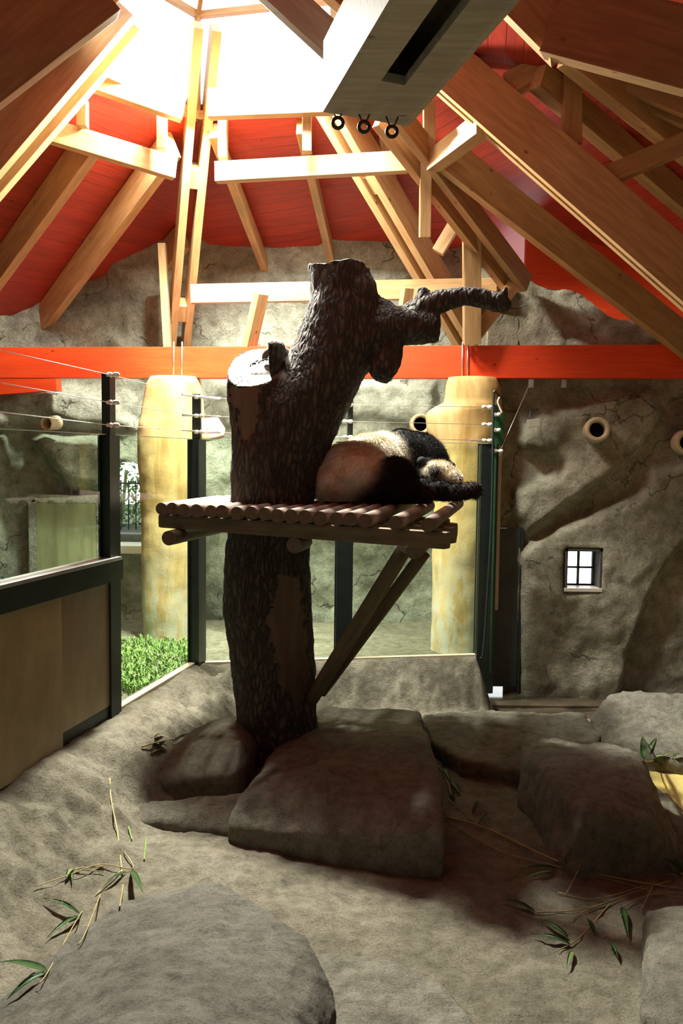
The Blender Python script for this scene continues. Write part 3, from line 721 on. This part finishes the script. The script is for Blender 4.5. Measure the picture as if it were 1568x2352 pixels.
limb(bm, [(905, 748, 70), (950, 718, 58), (1000, 695, 48), (1060, 680, 42), (1110, 684, 42), (1150, 698, 38), (1164, 690, 26)], TD-.02, TD-.3)
limb(bm, [(1146, 688, 22), (1158, 674, 13), (1161, 658, 8)], TD-.3, TD-.3)
limb(bm, [(955, 715, 34), (966, 690, 26), (972, 664, 22)], TD-.1, TD-.1)
limb(bm, [(880, 770, 60), (895, 800, 62), (885, 835, 60), (870, 862, 52)], TD-.05, TD-.25)
limb(bm, [(830, 700, 60), (875, 715, 60), (920, 740, 60)], TD, TD-.05)
me = remeshed(bm, .022, 2, 'trunk')
# stub sawn flat, tilted towards the viewer; bark relief
sc = P(592, 846, TD-.14); sn = Vector((-.12, -.62, .78)).normalized()
patches = [[(600, 880), (585, 990), (560, 1010), (540, 960), (530, 890)], [(640, 1330), (690, 1330), (700, 1440), (712, 1560), (690, 1650), (640, 1560), (620, 1430)]]
for v in me.vertices:
    p = v.co; n = Vector(v.normal)
    q = Vector((p.x, p.y, p.z*.24))+Vector((.03*vnoise(p, 6), 0, 0)); t = noise.voronoi(q*22)[0]; d = .009*min(1, (t[1]-t[0])*2.2)+.02*vnoise(p, 3)
    px, py = PX(p); s = max(sdist(px, py, pt) for pt in patches)+14*vnoise(p, 7)
    if s > 0 and n.y < 0: d = -.006
    v.co = p+n*d
    k = (v.co-sc).dot(sn)
    if k > 0 and (v.co-sc).length < .5 and px < 655 and py < 905 and not (px > 618 and py < 832): v.co -= sn*k
zc_ = P(780, 612, TD).z
for v in me.vertices:
    lim = zc_+.05*vnoise(v.co, 3)-.12*max(0, v.co.x-.1)
    if v.co.z > lim: v.co.z = lim
me.materials.append(M['bark']); me.materials.append(M['bare_wood']); me.materials.append(M['cut_wood'])
for f in me.polygons:
    f.use_smooth = True; px, py = PX(f.center)
    if f.normal.y < .1 and max(sdist(px, py, pt) for pt in patches)+14*vnoise(f.center, 7) > 0: f.material_index = 1
    if abs((f.center-sc).dot(sn)) < .012 and px < 668 and py < 900 and f.normal.dot(sn) > .8: f.material_index = 2; f.use_smooth = False
    if 612 < px < 668 and 792 < py < 836 and f.normal.z > .25: f.material_index = 2
    if f.center.z > P(780, 618, TD).z and f.normal.z > .6: f.material_index = 2
tr = thing('dead_tree', 'dark dead tree trunk with sawn stubs standing through the log platform', 'tree', (P(637, 1770, TD).x, TD, 0))
tk = bpy.data.objects.new('trunk', me); col.objects.link(tk); tk.parent = tr; tk.matrix_parent_inverse = chain_mat(tr).inverted()
bm = B(); pts = spline([P(x, y, TD-.1) for (x, y) in ((668, 842), (655, 812), (632, 801), (612, 812), (606, 826))], 4)
tube(bm, pts, lerps([.055, .05, .045, .035, .02], 4), 12, True, .08); put('curled_splinter', bm, 'cut_wood', tr, None, True)
# rotten hollow rim on the stub
bm = B()
for i in range(26):
    t = i/25; c = P(575+70*t, 838-22*t+random.uniform(-3, 3), TD-.16); r = random.uniform(.005, .011)
    bmesh.ops.create_icosphere(bm, subdivisions=1, radius=r, matrix=Matrix.Translation(c+sn*.004))
for v in bm.verts: v.co += Vector((random.uniform(-.006, .006),)*3)
put('rotten_rim', bm, 'black', tr)
# ---------------------------------------------------------------- platform
pf = thing('log_platform', 'round-log platform with the panda on it, built round the dead tree', 'platform', (-.4, 7.2, 0))
PR_ = .058; ZP = 2.4
fA = Vector((-1.61, 7.42, 0)); fB = Vector((.66, 6.02, 0)); pdir = Vector((.22, 1, 0)).normalized()
def front(px):
    r = ray(px, 1180); k = (fB.y-fA.y)/(fB.x-fA.x); t = (fA.y-k*fA.x)/(r.y-k*r.x); return Vector((r.x*t, r.y*t, 0))
tc = Vector((P(628, 1150, TD).x, TD, 0))
for i, px in enumerate([369, 395, 423, 452, 483, 510, 543, 575, 607, 636, 668, 700, 734, 772, 804, 838, 908, 983]):
    a = front(px)+Vector((0, random.uniform(-.03, .03), 0)); L = (8.93+random.uniform(-.1, .05)-a.y)/pdir.y
    if i in (14, 16): L -= .45
    b = tc-a; al = b.dot(pdir); perp = (b-pdir*al).length; rr = .43
    dz = random.uniform(-.006, .006)
    if perp < rr: L = min(L, al-math.sqrt(rr*rr-perp*perp)+.02)
    p0 = Vector((a.x, a.y, ZP+dz)); p1 = Vector((a.x+pdir.x*L, a.y+pdir.y*L, ZP+dz))
    logpart('log', p0, p1, PR_*random.uniform(.96, 1.04), 'pole', pf)
    if perp < rr:
        al2 = al+math.sqrt(rr*rr-perp*perp)-.02; L2 = (8.9-a.y)/pdir.y
        if L2-al2 > .15: logpart('log', Vector((a.x+pdir.x*al2, a.y+pdir.y*al2, ZP+dz)), Vector((a.x+pdir.x*L2, a.y+pdir.y*L2, ZP+dz)), PR_, 'pole', pf)
# bearers under the logs
zb_ = ZP-.058-.066
fd = (fB-fA).normalized()
def bearer(off, xs, xe, h=.13):
    p0 = fA+fd*xs+Vector((0, off, 0)); p1 = fB+fd*xe+Vector((0, off, 0)); p0.z = zb_; p1.z = zb_
    return beam('bearer', p0, p1, .1, h, 'mossy_log', pf, bevel=.03)
bearer(.16, -.06, .16); bearer(.62, .1, .28); bearer(1.1, .3, .36); bearer(1.6, .5, .36)
zj = zb_-.065-.062
def joist(px, py, L, r=.068, mat='mossy_log'):
    p = PZ(px, py, zj); q = p+pdir*L; return logpart('joist', p, q, r, mat, pf)
joist(387, 1236, 1.6); joist(675, 1253, .35); joist(950, 1266, 2.0)
def strut(a, b, r):
    return logpart('strut', a, b, r, 'mossy_log', pf)
bt = P(716, 1605, TD-.2)
strut(P(928, 1262, 6.95), bt, .068); strut(P(975, 1268, 7.6), P(736, 1590, TD+.1), .062)
# ---------------------------------------------------------------- panda
ZT_ = ZP+PR_
Wt = (.8, .76, .64); Bk = (.012, .011, .011); Bn = (.03, .022, .017)
parts = []
def ell(c, r, colr, rot=(0, 0, 0)): parts.append((Vector(c), Vector(r), colr, rot))
def el(px, py, d, r, colr, rot=(0, 0, 0)): ell(P(px, py, d+.22), r, colr, rot)
el(812, 1088, 7.78, (.40, .5, .31), Wt, (0, 0, .25)); el(772, 1105, 7.72, (.26, .38, .25), Wt); el(850, 1070, 7.95, (.34, .4, .31), Wt, (0, .25, 0)); el(880, 1060, 8.2, (.3, .35, .3), Wt)
el(955, 1065, 8.45, (.34, .32, .33), Bk, (0, .35, 0)); el(920, 1060, 8.3, (.25, .3, .33), Bk); el(995, 1085, 8.4, (.2, .24, .22), Bk)
el(900, 1110, 7.45, (.22, .2, .26), Bk, (0, .7, 0)); el(930, 1130, 7.35, (.14, .15, .16), Bk, (0, .7, 0)); el(860, 1120, 7.5, (.24, .2, .22), Bk, (0, .3, 0))
el(965, 1140, 7.35, (.1, .1, .11), Bn, (0, .3, 0)); el(985, 1135, 7.38, (.05, .07, .09), Bn)
el(1008, 1092, 8.0, (.17, .17, .15), Wt); el(1032, 1098, 7.93, (.11, .12, .1), Wt); el(1048, 1102, 7.88, (.06, .08, .06), (.5, .45, .38)); el(1000, 1085, 7.87, (.07, .08, .07), Bn, (0, .5, 0)); el(980, 1062, 8.1, (.06, .04, .06), Bk); el(975, 1100, 8.1, (.15, .2, .16), Bk)
el(975, 1122, 7.75, (.13, .12, .1), Bk, (0, .2, 0)); el(1010, 1128, 7.65, (.14, .11, .1), Bk, (0, .1, 0)); el(1045, 1132, 7.6, (.12, .1, .085), Bk); el(1070, 1128, 7.6, (.08, .09, .08), Bn); el(1084, 1126, 7.58, (.06, .08, .075), Bn)
for k, (x, y) in enumerate(((1096, 1114), (1100, 1124), (1099, 1134), (1093, 1143), (1086, 1110))): el(x, y, 7.56+.01*k, (.028, .04, .022), Bn)
bm = B()
for (c, r, cl, rot) in parts:
    m = Matrix.Translation(c) @ (Matrix.Rotation(rot[2], 4, 'Z') @ Matrix.Rotation(rot[1], 4, 'Y')) @ Matrix.Diagonal((*r, 1))
    bmesh.ops.create_icosphere(bm, subdivisions=4, radius=1, matrix=m)
me = remeshed(bm, .018, 6, 'body')
inv = [(Matrix.Rotation(-rot[1], 3, 'Y') @ Matrix.Rotation(-rot[2], 3, 'Z'), c, r, cl) for (c, r, cl, rot) in parts]
def coat(p):
    best = []
    for (R_, c, r, cl) in inv:
        q = R_ @ (p-c); k = math.sqrt((q.x/r.x)**2+(q.y/r.y)**2+(q.z/r.z)**2); best.append(((k-1)*min(r), cl))
    best.sort(key=lambda t: t[0]); d0 = best[0][0]; tot = 0; acc = Vector((0, 0, 0))
    for (d, cl) in best[:5]:
        w = math.exp(-(d-d0)/.012); tot += w; acc += Vector(cl)*w
    c = acc/tot
    if c.x > .3:   # brownish shade of the white fur put into the coat colour, mottled
        s = sstep(.1, .6, vnoise(p, 4)+.35); c = Vector((c.x*(1-.25*s), c.y*(1-.33*s), c.z*(1-.45*s)))
    return c
for v in me.vertices:
    v.co += Vector(v.normal)*(.008*vnoise(v.co, 9)+.004*vnoise(v.co, 30))
    if v.co.z < ZT_+.005: v.co.z = ZT_+.005 - (ZT_+.005-v.co.z)*.05
ca = me.color_attributes.new('coat', 'FLOAT_COLOR', 'POINT')
cols = []
for v in me.vertices:
    c = coat(v.co); cols.append(c); ca.data[v.index].color = (*c, 1)
me.materials.append(M['fur'])
for f in me.polygons: f.use_smooth = True
pan = thing('giant_panda', 'giant panda asleep curled on the log platform beside the trunk', 'panda', (P(850, 1160, 7.8).x, 7.8, ZT_))
po = bpy.data.objects.new('body', me); col.objects.link(po); po.parent = pan; po.matrix_parent_inverse = chain_mat(pan).inverted()
verts = []; faces = []; fcol = []
ar = [f.area for f in me.polygons]; picks = random.choices(range(len(ar)), weights=ar, k=60000)
for fi in picks:
    f = me.polygons[fi]; vs = [me.vertices[i].co for i in f.vertices]; a, b, c = vs[0], vs[1], vs[2]
    u, w = random.random(), random.random()
    base = a+(b-a)*u+(vs[-1]-a)*w; n = Vector(f.normal)
    if base.z < ZT_+.02: continue
    flow = Vector((-.5, -.2, -.75)); flow = (flow-n*flow.dot(n))
    dv = (n*.42+flow*1.0+Vector((random.uniform(-.4, .4), random.uniform(-.4, .4), random.uniform(-.4, .4)))).normalized()
    L = random.uniform(.018, .038); s = dv.cross(n).normalized()*.0016
    k = len(verts); verts += [base-s-n*.003, base+s-n*.003, base+dv*L*.6+n*.002, base+dv*L]
    faces += [(k, k+1, k+2), (k+1, k+3, k+2)]; cc = cols[f.vertices[0]]; j = random.uniform(.8, 1.15); fcol += [(cc.x*j, cc.y*j, cc.z*j, 1)]*4
fm = bpy.data.meshes.new('fur'); fm.from_pydata([tuple(v) for v in verts], [], faces); ca = fm.color_attributes.new('coat', 'FLOAT_COLOR', 'POINT')
for i, c in enumerate(fcol): ca.data[i].color = c
fm.materials.append(M['fur']); fo = bpy.data.objects.new('fur', fm); col.objects.link(fo); fo.parent = pan; fo.matrix_parent_inverse = chain_mat(pan).inverted()
for (x, y) in ((1104, 1116), (1108, 1124), (1106, 1135)):
    bm = B(); p = P(x-5, y, 7.77); tube(bm, [p, p+Vector((.025, -.01, -.002)), p+Vector((.04, -.012, -.014))], [.007, .005, .001], 8); put('claw', bm, 'black', pan, None, True)
bm = B(); bmesh.ops.create_icosphere(bm, subdivisions=3, radius=1, matrix=Matrix.Translation(P(1055, 1101, 8.05)) @ Matrix.Diagonal((.022, .022, .018, 1))); put('nose', bm, 'black', pan, None, True)
for (x, y, d) in ((968, 1060, 8.22), (1035, 1072, 8.25)):
    bm = B(); bmesh.ops.create_icosphere(bm, subdivisions=3, radius=1, matrix=Matrix.Translation(P(x, y, d)) @ Matrix.Diagonal((.05, .03, .05, 1)))
    put('ear', bm, 'black', pan, None, True)
# ---------------------------------------------------------------- overhead chute
ch = thing('overhead_chute', 'big grey timber box chute hanging over the enclosure with a dark slot beneath', 'chute', P(840, 275, 5.0))
cdv = Vector((-.267, 1, 0)).normalized()
ZC = P(741, 257, 4.95).z
A0 = PZ(741, 257, ZC); B0 = PZ(938, 291, ZC); wv = (B0-A0); LCH = 5.2
def cpt(u, back, z): return A0+wv*u-cdv*back+Vector((0, 0, z))
HC = .4
def slab(name, u0, u1, z0, z1, b0, b1, mat, bev=.0):
    bm = B(); vs = [bm.verts.new(cpt(u, b, z)) for z in (z0, z1) for (u, b) in ((u0, b0), (u1, b0), (u1, b1), (u0, b1))]
    for f in ((3, 2, 1, 0), (4, 5, 6, 7), (0, 1, 5, 4), (1, 2, 6, 5), (2, 3, 7, 6), (3, 0, 4, 7)): bm.faces.new([vs[i] for i in f])
    return put(name, bm, mat, ch)
slab('side_board', 0, .06, 0, HC, 0, LCH, 'grey_timber'); slab('side_board', .94, 1, 0, HC, 0, LCH, 'grey_timber'); slab('top_board', .06, .94, HC-.04, HC, 0, LCH, 'grey_timber')
slab('bottom_board', .06, .37, .0, .05, 0, LCH, 'grey_timber'); slab('bottom_board', .62, .94, .0, .05, 0, LCH, 'grey_timber'); slab('end_board', .37, .62, 0, .05, 0, .5, 'grey_timber'); slab('slot_lining', .37, .62, .2, .24, .5, LCH, 'grey_timber'); slab('end_board', .06, .94, .05, HC-.04, 0, .04, 'grey_timber')
for (px, py, lab) in ((776, 268, 'left'), (836, 277, 'middle'), (900, 288, 'right')):
    t = P(px, py-8, 4.98); root = thing('pulley', '%s of three small black pulleys under the chute end' % lab, 'pulley', t)
    bm = B(); c = t-Vector((0, 0, .055)); R0 = .03
    pts = [c+Vector((math.cos(a)*R0, 0, math.sin(a)*R0)) for a in [2*PI*i/20 for i in range(21)]]; tube(bm, pts, .011, 8, False); put('wheel', bm, 'iron', root, None, True)
    bm = B()
    for s in (-1, 1): tube(bm, [t+Vector((s*.035, 0, .03)), t+Vector((s*.02, 0, -.01)), c+Vector((s*.006, 0, R0))], .005, 6)
    put('hook', bm, 'iron', root, None, True)
beam('roof_girder', P(-120, 215, 4.6), P(215, -40, 4.9), .12, .4, 'pine', None, label='wide weathered plank crossing the top left corner', cat='roof beam')
beam('roof_girder', P(590, -60, 5.6), P(775, 110, 5.6), .12, .2, 'grey_timber', None, label='pale girder leading from the skylight to the chute end', cat='roof beam')
# ---------------------------------------------------------------- boulders
def pz(l): return [PZ(x, y, z) for (x, y, z) in l]
def down(pts, z=-.25): return pts+[Vector((p.x, p.y, z)) for p in pts]
rock('boulder', down([PZ(700, 1628, .2), PZ(965, 1630, .22), PZ(1000, 1740, .44), PZ(1018, 1840, .44), PZ(1022, 1900, .36), PZ(925, 1690, .45), PZ(700, 1790, .44), PZ(560, 1820, .3), PZ(520, 1900, .12), PZ(560, 1925, .06), PZ(700, 1790, .4), PZ(860, 1930, .22)], -.1)+[PZ(1015, 1985, .02), PZ(800, 1965, .0), PZ(560, 1925, .0)],
     'large smooth boulder right of the tree foot, half in the platform shadow', .03, 12, .1, .022)
rock('boulder', down([PZ(300, 1795, .1), PZ(380, 1720, .28), PZ(470, 1655, .34), PZ(550, 1640, .34), PZ(555, 1700, .42), PZ(540, 1775, .28), PZ(400, 1790, .18), PZ(600, 1700, .2)]),
     'pale rounded boulder left of the tree foot', .035, 6, .06, .02)
rock('boulder', down([PZ(262, 1868, .03), PZ(330, 1835, .12), PZ(450, 1825, .16), PZ(560, 1815, .2), PZ(640, 1850, .2), PZ(640, 1925, .03), PZ(450, 1892, .05), PZ(300, 1885, .03), PZ(800, 1900, .05), PZ(900, 1960, .02)], -.3),
     'low tongue of rock in front of the tree foot', .035, 7, .04, .015)
rock('boulder', down([PZ(968, 1640, .14), PZ(1100, 1632, .14), PZ(1340, 1635, .16), PZ(1385, 1680, .18), PZ(1340, 1770, .14), PZ(1190, 1770, .12), PZ(1060, 1745, .14), PZ(990, 1700, .14)]),
     'flat slab between the large boulder and the right wall', .03, 9, .06, .025)
rock('boulder', down([PZ(1195, 1712, .38), PZ(1260, 1690, .42), PZ(1400, 1700, .42), PZ(1470, 1735, .45), PZ(1500, 1800, .45), PZ(1492, 1875, .42), PZ(1340, 1860, .5), PZ(1280, 1800, .45), PZ(1195, 1830, .1), PZ(1300, 2000, .05), PZ(1540, 1990, .02), PZ(1568, 1950, .05)]),
     'tall angular boulder with a cracked front corner at the right', .03, 6, .09, .03)
rock('boulder', down([PZ(1352, 1640, .25), PZ(1400, 1590, .42), PZ(1470, 1582, .46), PZ(1640, 1592, .46), PZ(1640, 1760, .1), PZ(1400, 1720, .12), PZ(1500, 1740, .12), PZ(1370, 1690, .15)]),
     'rounded boulder against the foot of the right wall', .04, 6, .08, .03)
rock('boulder', down([PZ(-60, 2340, .3), PZ(120, 2215, .36), PZ(200, 2115, .34), PZ(290, 2062, .36), PZ(400, 2040, .4), PZ(480, 2018, .42), PZ(530, 2032, .44), PZ(640, 2100, .5), PZ(705, 2150, .52), PZ(742, 2210, .5), PZ(772, 2290, .4), PZ(770, 2400, .35), PZ(640, 2420, .6), PZ(-80, 2420, .4), PZ(300, 2420, .75), PZ(450, 2250, .62)], .0),
     'big grey boulder filling the bottom left foreground', .022, 8, .06, .022, 'grey_boulder')
rock('boulder', down([PZ(700, 2180, .2), PZ(850, 2190, .24), PZ(960, 2225, .24), PZ(1040, 2290, .2), PZ(1130, 2400, .2), PZ(700, 2420, .25)]),
     'low pale rock at the bottom edge right of the big grey boulder', .022, 6, .05, .022)
rock('boulder', down([PZ(1475, 2130, .12), PZ(1480, 2090, .15), PZ(1640, 2060, .22), PZ(1660, 2420, .3), PZ(1470, 2330, .1), PZ(1490, 2200, .26)]),
     'rock in the bottom right corner under the bamboo stalks', .03, 5, .05, .02)
# dung / bark chunk on corner rock
bm = B(); c = P(1548, 2125, 4.75)
tube(bm, spline([c+Vector((-.08, 0, .02)), c, c+Vector((.1, -.02, -.02))]), .04, 12, True, .12); tag(put('bark_chunk', bm, 'bark', None, None, True), 'dark chunk of bark lying on the corner rock', 'bark')
# ---------------------------------------------------------------- bamboo
dgc = {}
def ztop(x, y):
    z = ground(x, y); return z
dg = bpy.context.evaluated_depsgraph_get(); dg.update()
def hit(px, py, lift=.012):
    r = ray(px, py); ok, loc, nn, idx, ob, mw = S.ray_cast(dg, CAM+r*1.5, r)
    return (loc if ok else PZ(px, py, 0))+Vector((0, 0, lift))
def leaf(parent, a, b, w, mat='leaf', arch=.02):
    a = Vector(a); b = Vector(b); d = b-a; L = d.length; s = d.cross(Vector((0, 0, 1)))
    s = s.normalized() if s.length > 1e-5 else Vector((1, 0, 0)); up = s.cross(d).normalized()
    if up.z < 0: up = -up
    bm = B(); n = 9; rows = []
    for i in range(n+1):
        t = i/n; ww = w*math.sin(PI*min(1, t**.62))**.8*(1-.2*t) if 0 < t < 1 else .0006
        c = a+d*t+up*arch*math.sin(PI*t)
        rows.append([bm.verts.new(c-s*ww+up*ww*.3), bm.verts.new(c), bm.verts.new(c+s*ww+up*ww*.3)])
    for i in range(n):
        for k in (0, 1): f = bm.faces.new((rows[i][k], rows[i][k+1], rows[i+1][k+1], rows[i+1][k])); f.smooth = True
    bmesh.ops.solidify(bm, geom=bm.faces[:], thickness=.0012)
    return put('leaf', bm, mat, parent)
def branch(label, stems, leaves, r=.008):
    a0 = hit(*stems[0][0]); root = thing('bamboo_branch', label, 'bamboo', a0)
    for st_ in stems:
        bm = B(); pts = spline([hit(x, y, .012+random.uniform(0, .012)) for (x, y) in st_], 4)
        rr = r*(1 if st_ is stems[0] else .55)
        tube(bm, pts, [rr*(1-.4*i/len(pts)) for i in range(len(pts))], 8); put('stem', bm, 'stalk', root, None, True)
    for (x0_, y0_, x1_, y1_, w, mt) in leaves: leaf(root, hit(x0_, y0_, .015), hit(x1_, y1_, .02), w, mt)
branch('leafy bamboo twig lying on the pale floor at the left foreground', [[(252, 1792), (255, 1840), (270, 1920), (280, 2010), (282, 2040), (275, 2090)], [(285, 1960), (305, 2000), (232, 1990), (150, 2020), (80, 2043)], [(282, 2000), (230, 2050), (185, 2105), (110, 2240), (85, 2270)], [(230, 2060), (200, 2140), (180, 2180)], [(240, 1995), (170, 2002), (238, 2008)]],
       [(300, 2005, 328, 2060, .022, 'leaf'), (290, 2005, 232, 2050, .012, 'leaf'), (184, 2105, 100, 2070, .02, 'leaf'), (184, 2108, 105, 2165, .02, 'leaf'), (110, 2238, -15, 2220, .028, 'leaf'), (108, 2240, 14, 2308, .022, 'leaf'), (168, 2000, 150, 2030, .02, 'pale_leaf'), (165, 2003, 166, 2040, .012, 'pale_leaf')])
branch('heap of bamboo stalks and leaves lying in the shade at the right foreground', [[(1025, 1880), (1120, 1910), (1280, 1985), (1400, 2020), (1580, 2050)], [(1030, 1895), (1150, 1960), (1290, 2000), (1420, 2030), (1580, 2075)], [(1540, 2030), (1495, 2040), (1360, 2090), (1310, 2118)], [(1280, 2055), (1365, 2070), (1490, 2036)], [(1500, 2040), (1470, 2100)], [(1400, 2080), (1330, 2160), (1280, 2190)], [(1600, 2060), (1500, 2060), (1430, 2090)], [(1330, 2000), (1300, 2060)], [(1230, 2100), (1330, 2095), (1440, 2065)]],
       [(1280, 2000, 1185, 2006, .022, 'leaf'), (1275, 2005, 1195, 2028, .018, 'pale_leaf'), (1228, 2100, 1145, 2072, .022, 'leaf'), (1310, 2175, 1222, 2155, .022, 'leaf'), (1305, 2160, 1240, 2120, .018, 'leaf'), (1428, 2088, 1442, 2165, .022, 'leaf'), (1315, 2190, 1300, 2235, .014, 'pale_leaf'), (1400, 2170, 1420, 2215, .016, 'leaf'), (1300, 1990, 1310, 1960, .012, 'leaf'), (1365, 2150, 1345, 2115, .014, 'leaf')])
branch('small bunch of pale bamboo leaves wedged behind the large boulder', [[(1008, 1765), (1028, 1800), (1035, 1830)], [(1030, 1840), (1060, 1865), (1095, 1900)]],
       [(1018, 1765, 1020, 1725, .02, 'leaf'), (1016, 1768, 1032, 1800, .028, 'pale_leaf'), (1035, 1800, 1055, 1830, .03, 'pale_leaf'), (1030, 1825, 1045, 1845, .02, 'leaf'), (1085, 1875, 1100, 1840, .014, 'leaf'), (1098, 1900, 1130, 1870, .014, 'leaf')])
branch('green bamboo tuft beside the yellow floor near the right wall', [[(1475, 1752), (1500, 1752), (1545, 1745)], [(1500, 1752), (1530, 1738), (1550, 1735)]],
       [(1478, 1748, 1475, 1695, .03, 'leaf'), (1482, 1748, 1508, 1698, .03, 'leaf'), (1490, 1752, 1535, 1740, .04, 'pale_leaf'), (1500, 1755, 1520, 1765, .02, 'leaf'), (1545, 1742, 1568, 1740, .02, 'leaf')])
branch('bamboo sprig at the right edge below the angular boulder', [[(1600, 2030), (1560, 2010), (1535, 1990)]], [(1560, 2015, 1520, 1975, .03, 'leaf'), (1560, 2020, 1515, 2020, .018, 'pale_leaf'), (1570, 2010, 1562, 1975, .03, 'leaf')])
branch('yellow-green leaf litter in the crack left of the pale boulder', [[(325, 1720), (355, 1712), (400, 1700)]], [(350, 1712, 385, 1722, .03, 'leaf'), (355, 1700, 380, 1690, .02, 'stalk'), (400, 1708, 445, 1690, .025, 'leaf'), (345, 1735, 385, 1728, .018, 'stalk'), (395, 1705, 440, 1700, .02, 'stalk')])
for (a, b, lab) in (((295, 1902), (303, 1932), 'yellow-green straw, the shorter of two right of the twig'), ((336, 1930), (331, 1978), 'yellow-green straw, the longer of two right of the twig')):
    bm = B(); tube(bm, [hit(*a), hit(*b)], .005, 6); tag(put('straw', bm, 'grass'), lab, 'straw')
# ---------------------------------------------------------------- grass behind the left glass
verts = []; faces = []
for i in range(4200):
    x = random.uniform(-3.3, -1.75); y = random.uniform(8.3, 10.6)
    if x > LX(y)-.12 and y < 9.3: continue
    if x > -1.7: continue
    L = random.uniform(.1, .24); a = random.uniform(0, 2*PI); le = random.uniform(.04, .16); w = .008
    base = Vector((x, y, .36)); d = Vector((math.cos(a), math.sin(a), 0)); s = Vector((-d.y, d.x, 0))*w
    k = len(verts); verts += [base-s, base+s, base+d*le*.4+Vector((0, 0, L*.7))+s, base+d*le*.4+Vector((0, 0, L*.7))-s, base+d*le+Vector((0, 0, L*.85))]
    faces += [(k, k+1, k+2, k+3), (k+3, k+2, k+4)]
gm = bpy.data.meshes.new('grass'); gm.from_pydata([tuple(v) for v in verts], [], faces); gm.materials.append(M['grass'])
go = bpy.data.objects.new('grass', gm); col.objects.link(go); tag(go, 'bright green bedding grass heaped behind the left glass pane', 'grass', kind='stuff')
# ---------------------------------------------------------------- outside the rear opening
bm = B(); box(bm, (-8, 12.6, .2), (1, 20, 1.65)); tag(put('garden_ground', bm, 'plaster'), kind='structure')
sh = thing('shrub', 'sunlit green shrub outside the rear opening', 'shrub', (-3.8, 14.2, 1.65))
bm = B()
for i in range(1700):
    c = Vector((random.uniform(-4.6, -3.0), random.uniform(13.8, 14.6), 1.65+abs(random.gauss(0, .6)))); s = random.uniform(.03, .06)
    q = Matrix.Translation(c) @ Matrix.Rotation(random.uniform(0, 6), 4, Vector((random.random(), random.random(), random.random())).normalized())
    bm.faces.new([bm.verts.new(q @ Vector(v)) for v in ((-s, 0, 0), (0, -s*.5, 0), (s, 0, 0), (0, s*.5, 0))])
put('foliage', bm, 'pale_leaf', sh)
bm = B(); tube(bm, [(-3.8, 14.2, 1.6), (-3.7, 14.2, 2.6)], .03, 8); put('stem', bm, 'stalk', sh)
gf = thing('garden_railing', 'thin grey railing outside the rear opening', 'railing', (-3.8, 13.6, 1.65))
for i in range(12):
    bm = B(); x = -4.3+i*.12; tube(bm, [(x, 13.4, 1.6), (x, 13.4, 2.45)], .012, 6); put('bar', bm, 'iron', gf)
bm = B(); tube(bm, [(-4.35, 13.4, 2.4), (-2.9, 13.4, 2.4)], .014, 6); put('top_rail', bm, 'iron', gf)
# ---------------------------------------------------------------- groups of repeats
for nm, gp in (('common_rafter', 'common rafters under the red boards'), ('hip_rafter', 'paired hip rafters'), ('ring_beam', 'ring beams between the hips'), ('ring_stud', 'short studs under the skylight ring'),
               ('boulder', 'artificial boulders on the enclosure floor'), ('pulley', 'pulleys under the chute'), ('vent_pipe', 'vent pipes in the rock walls'), ('threaded_rod', 'steel rods over the columns'),
               ('ochre_column', 'ochre columns'), ('glass_fence', 'glass barriers'), ('bamboo_branch', 'bamboo branches on the ground'), ('straw', 'straws on the floor'), ('truss_strut', 'struts in the roof trusses'),
               ('truss_post', 'posts in the roof trusses'), ('truss_top_chord', 'truss top chords'), ('leaning_strut', 'struts above the red beam'), ('roof_girder', 'roof girders near the frame top'), ('tie_beam', 'red tie beams'), ('cable_clip', 'clips under the red beam')):
    for o in S.objects:
        if o.parent is None and o.name.split('.')[0] == nm: o['group'] = gp
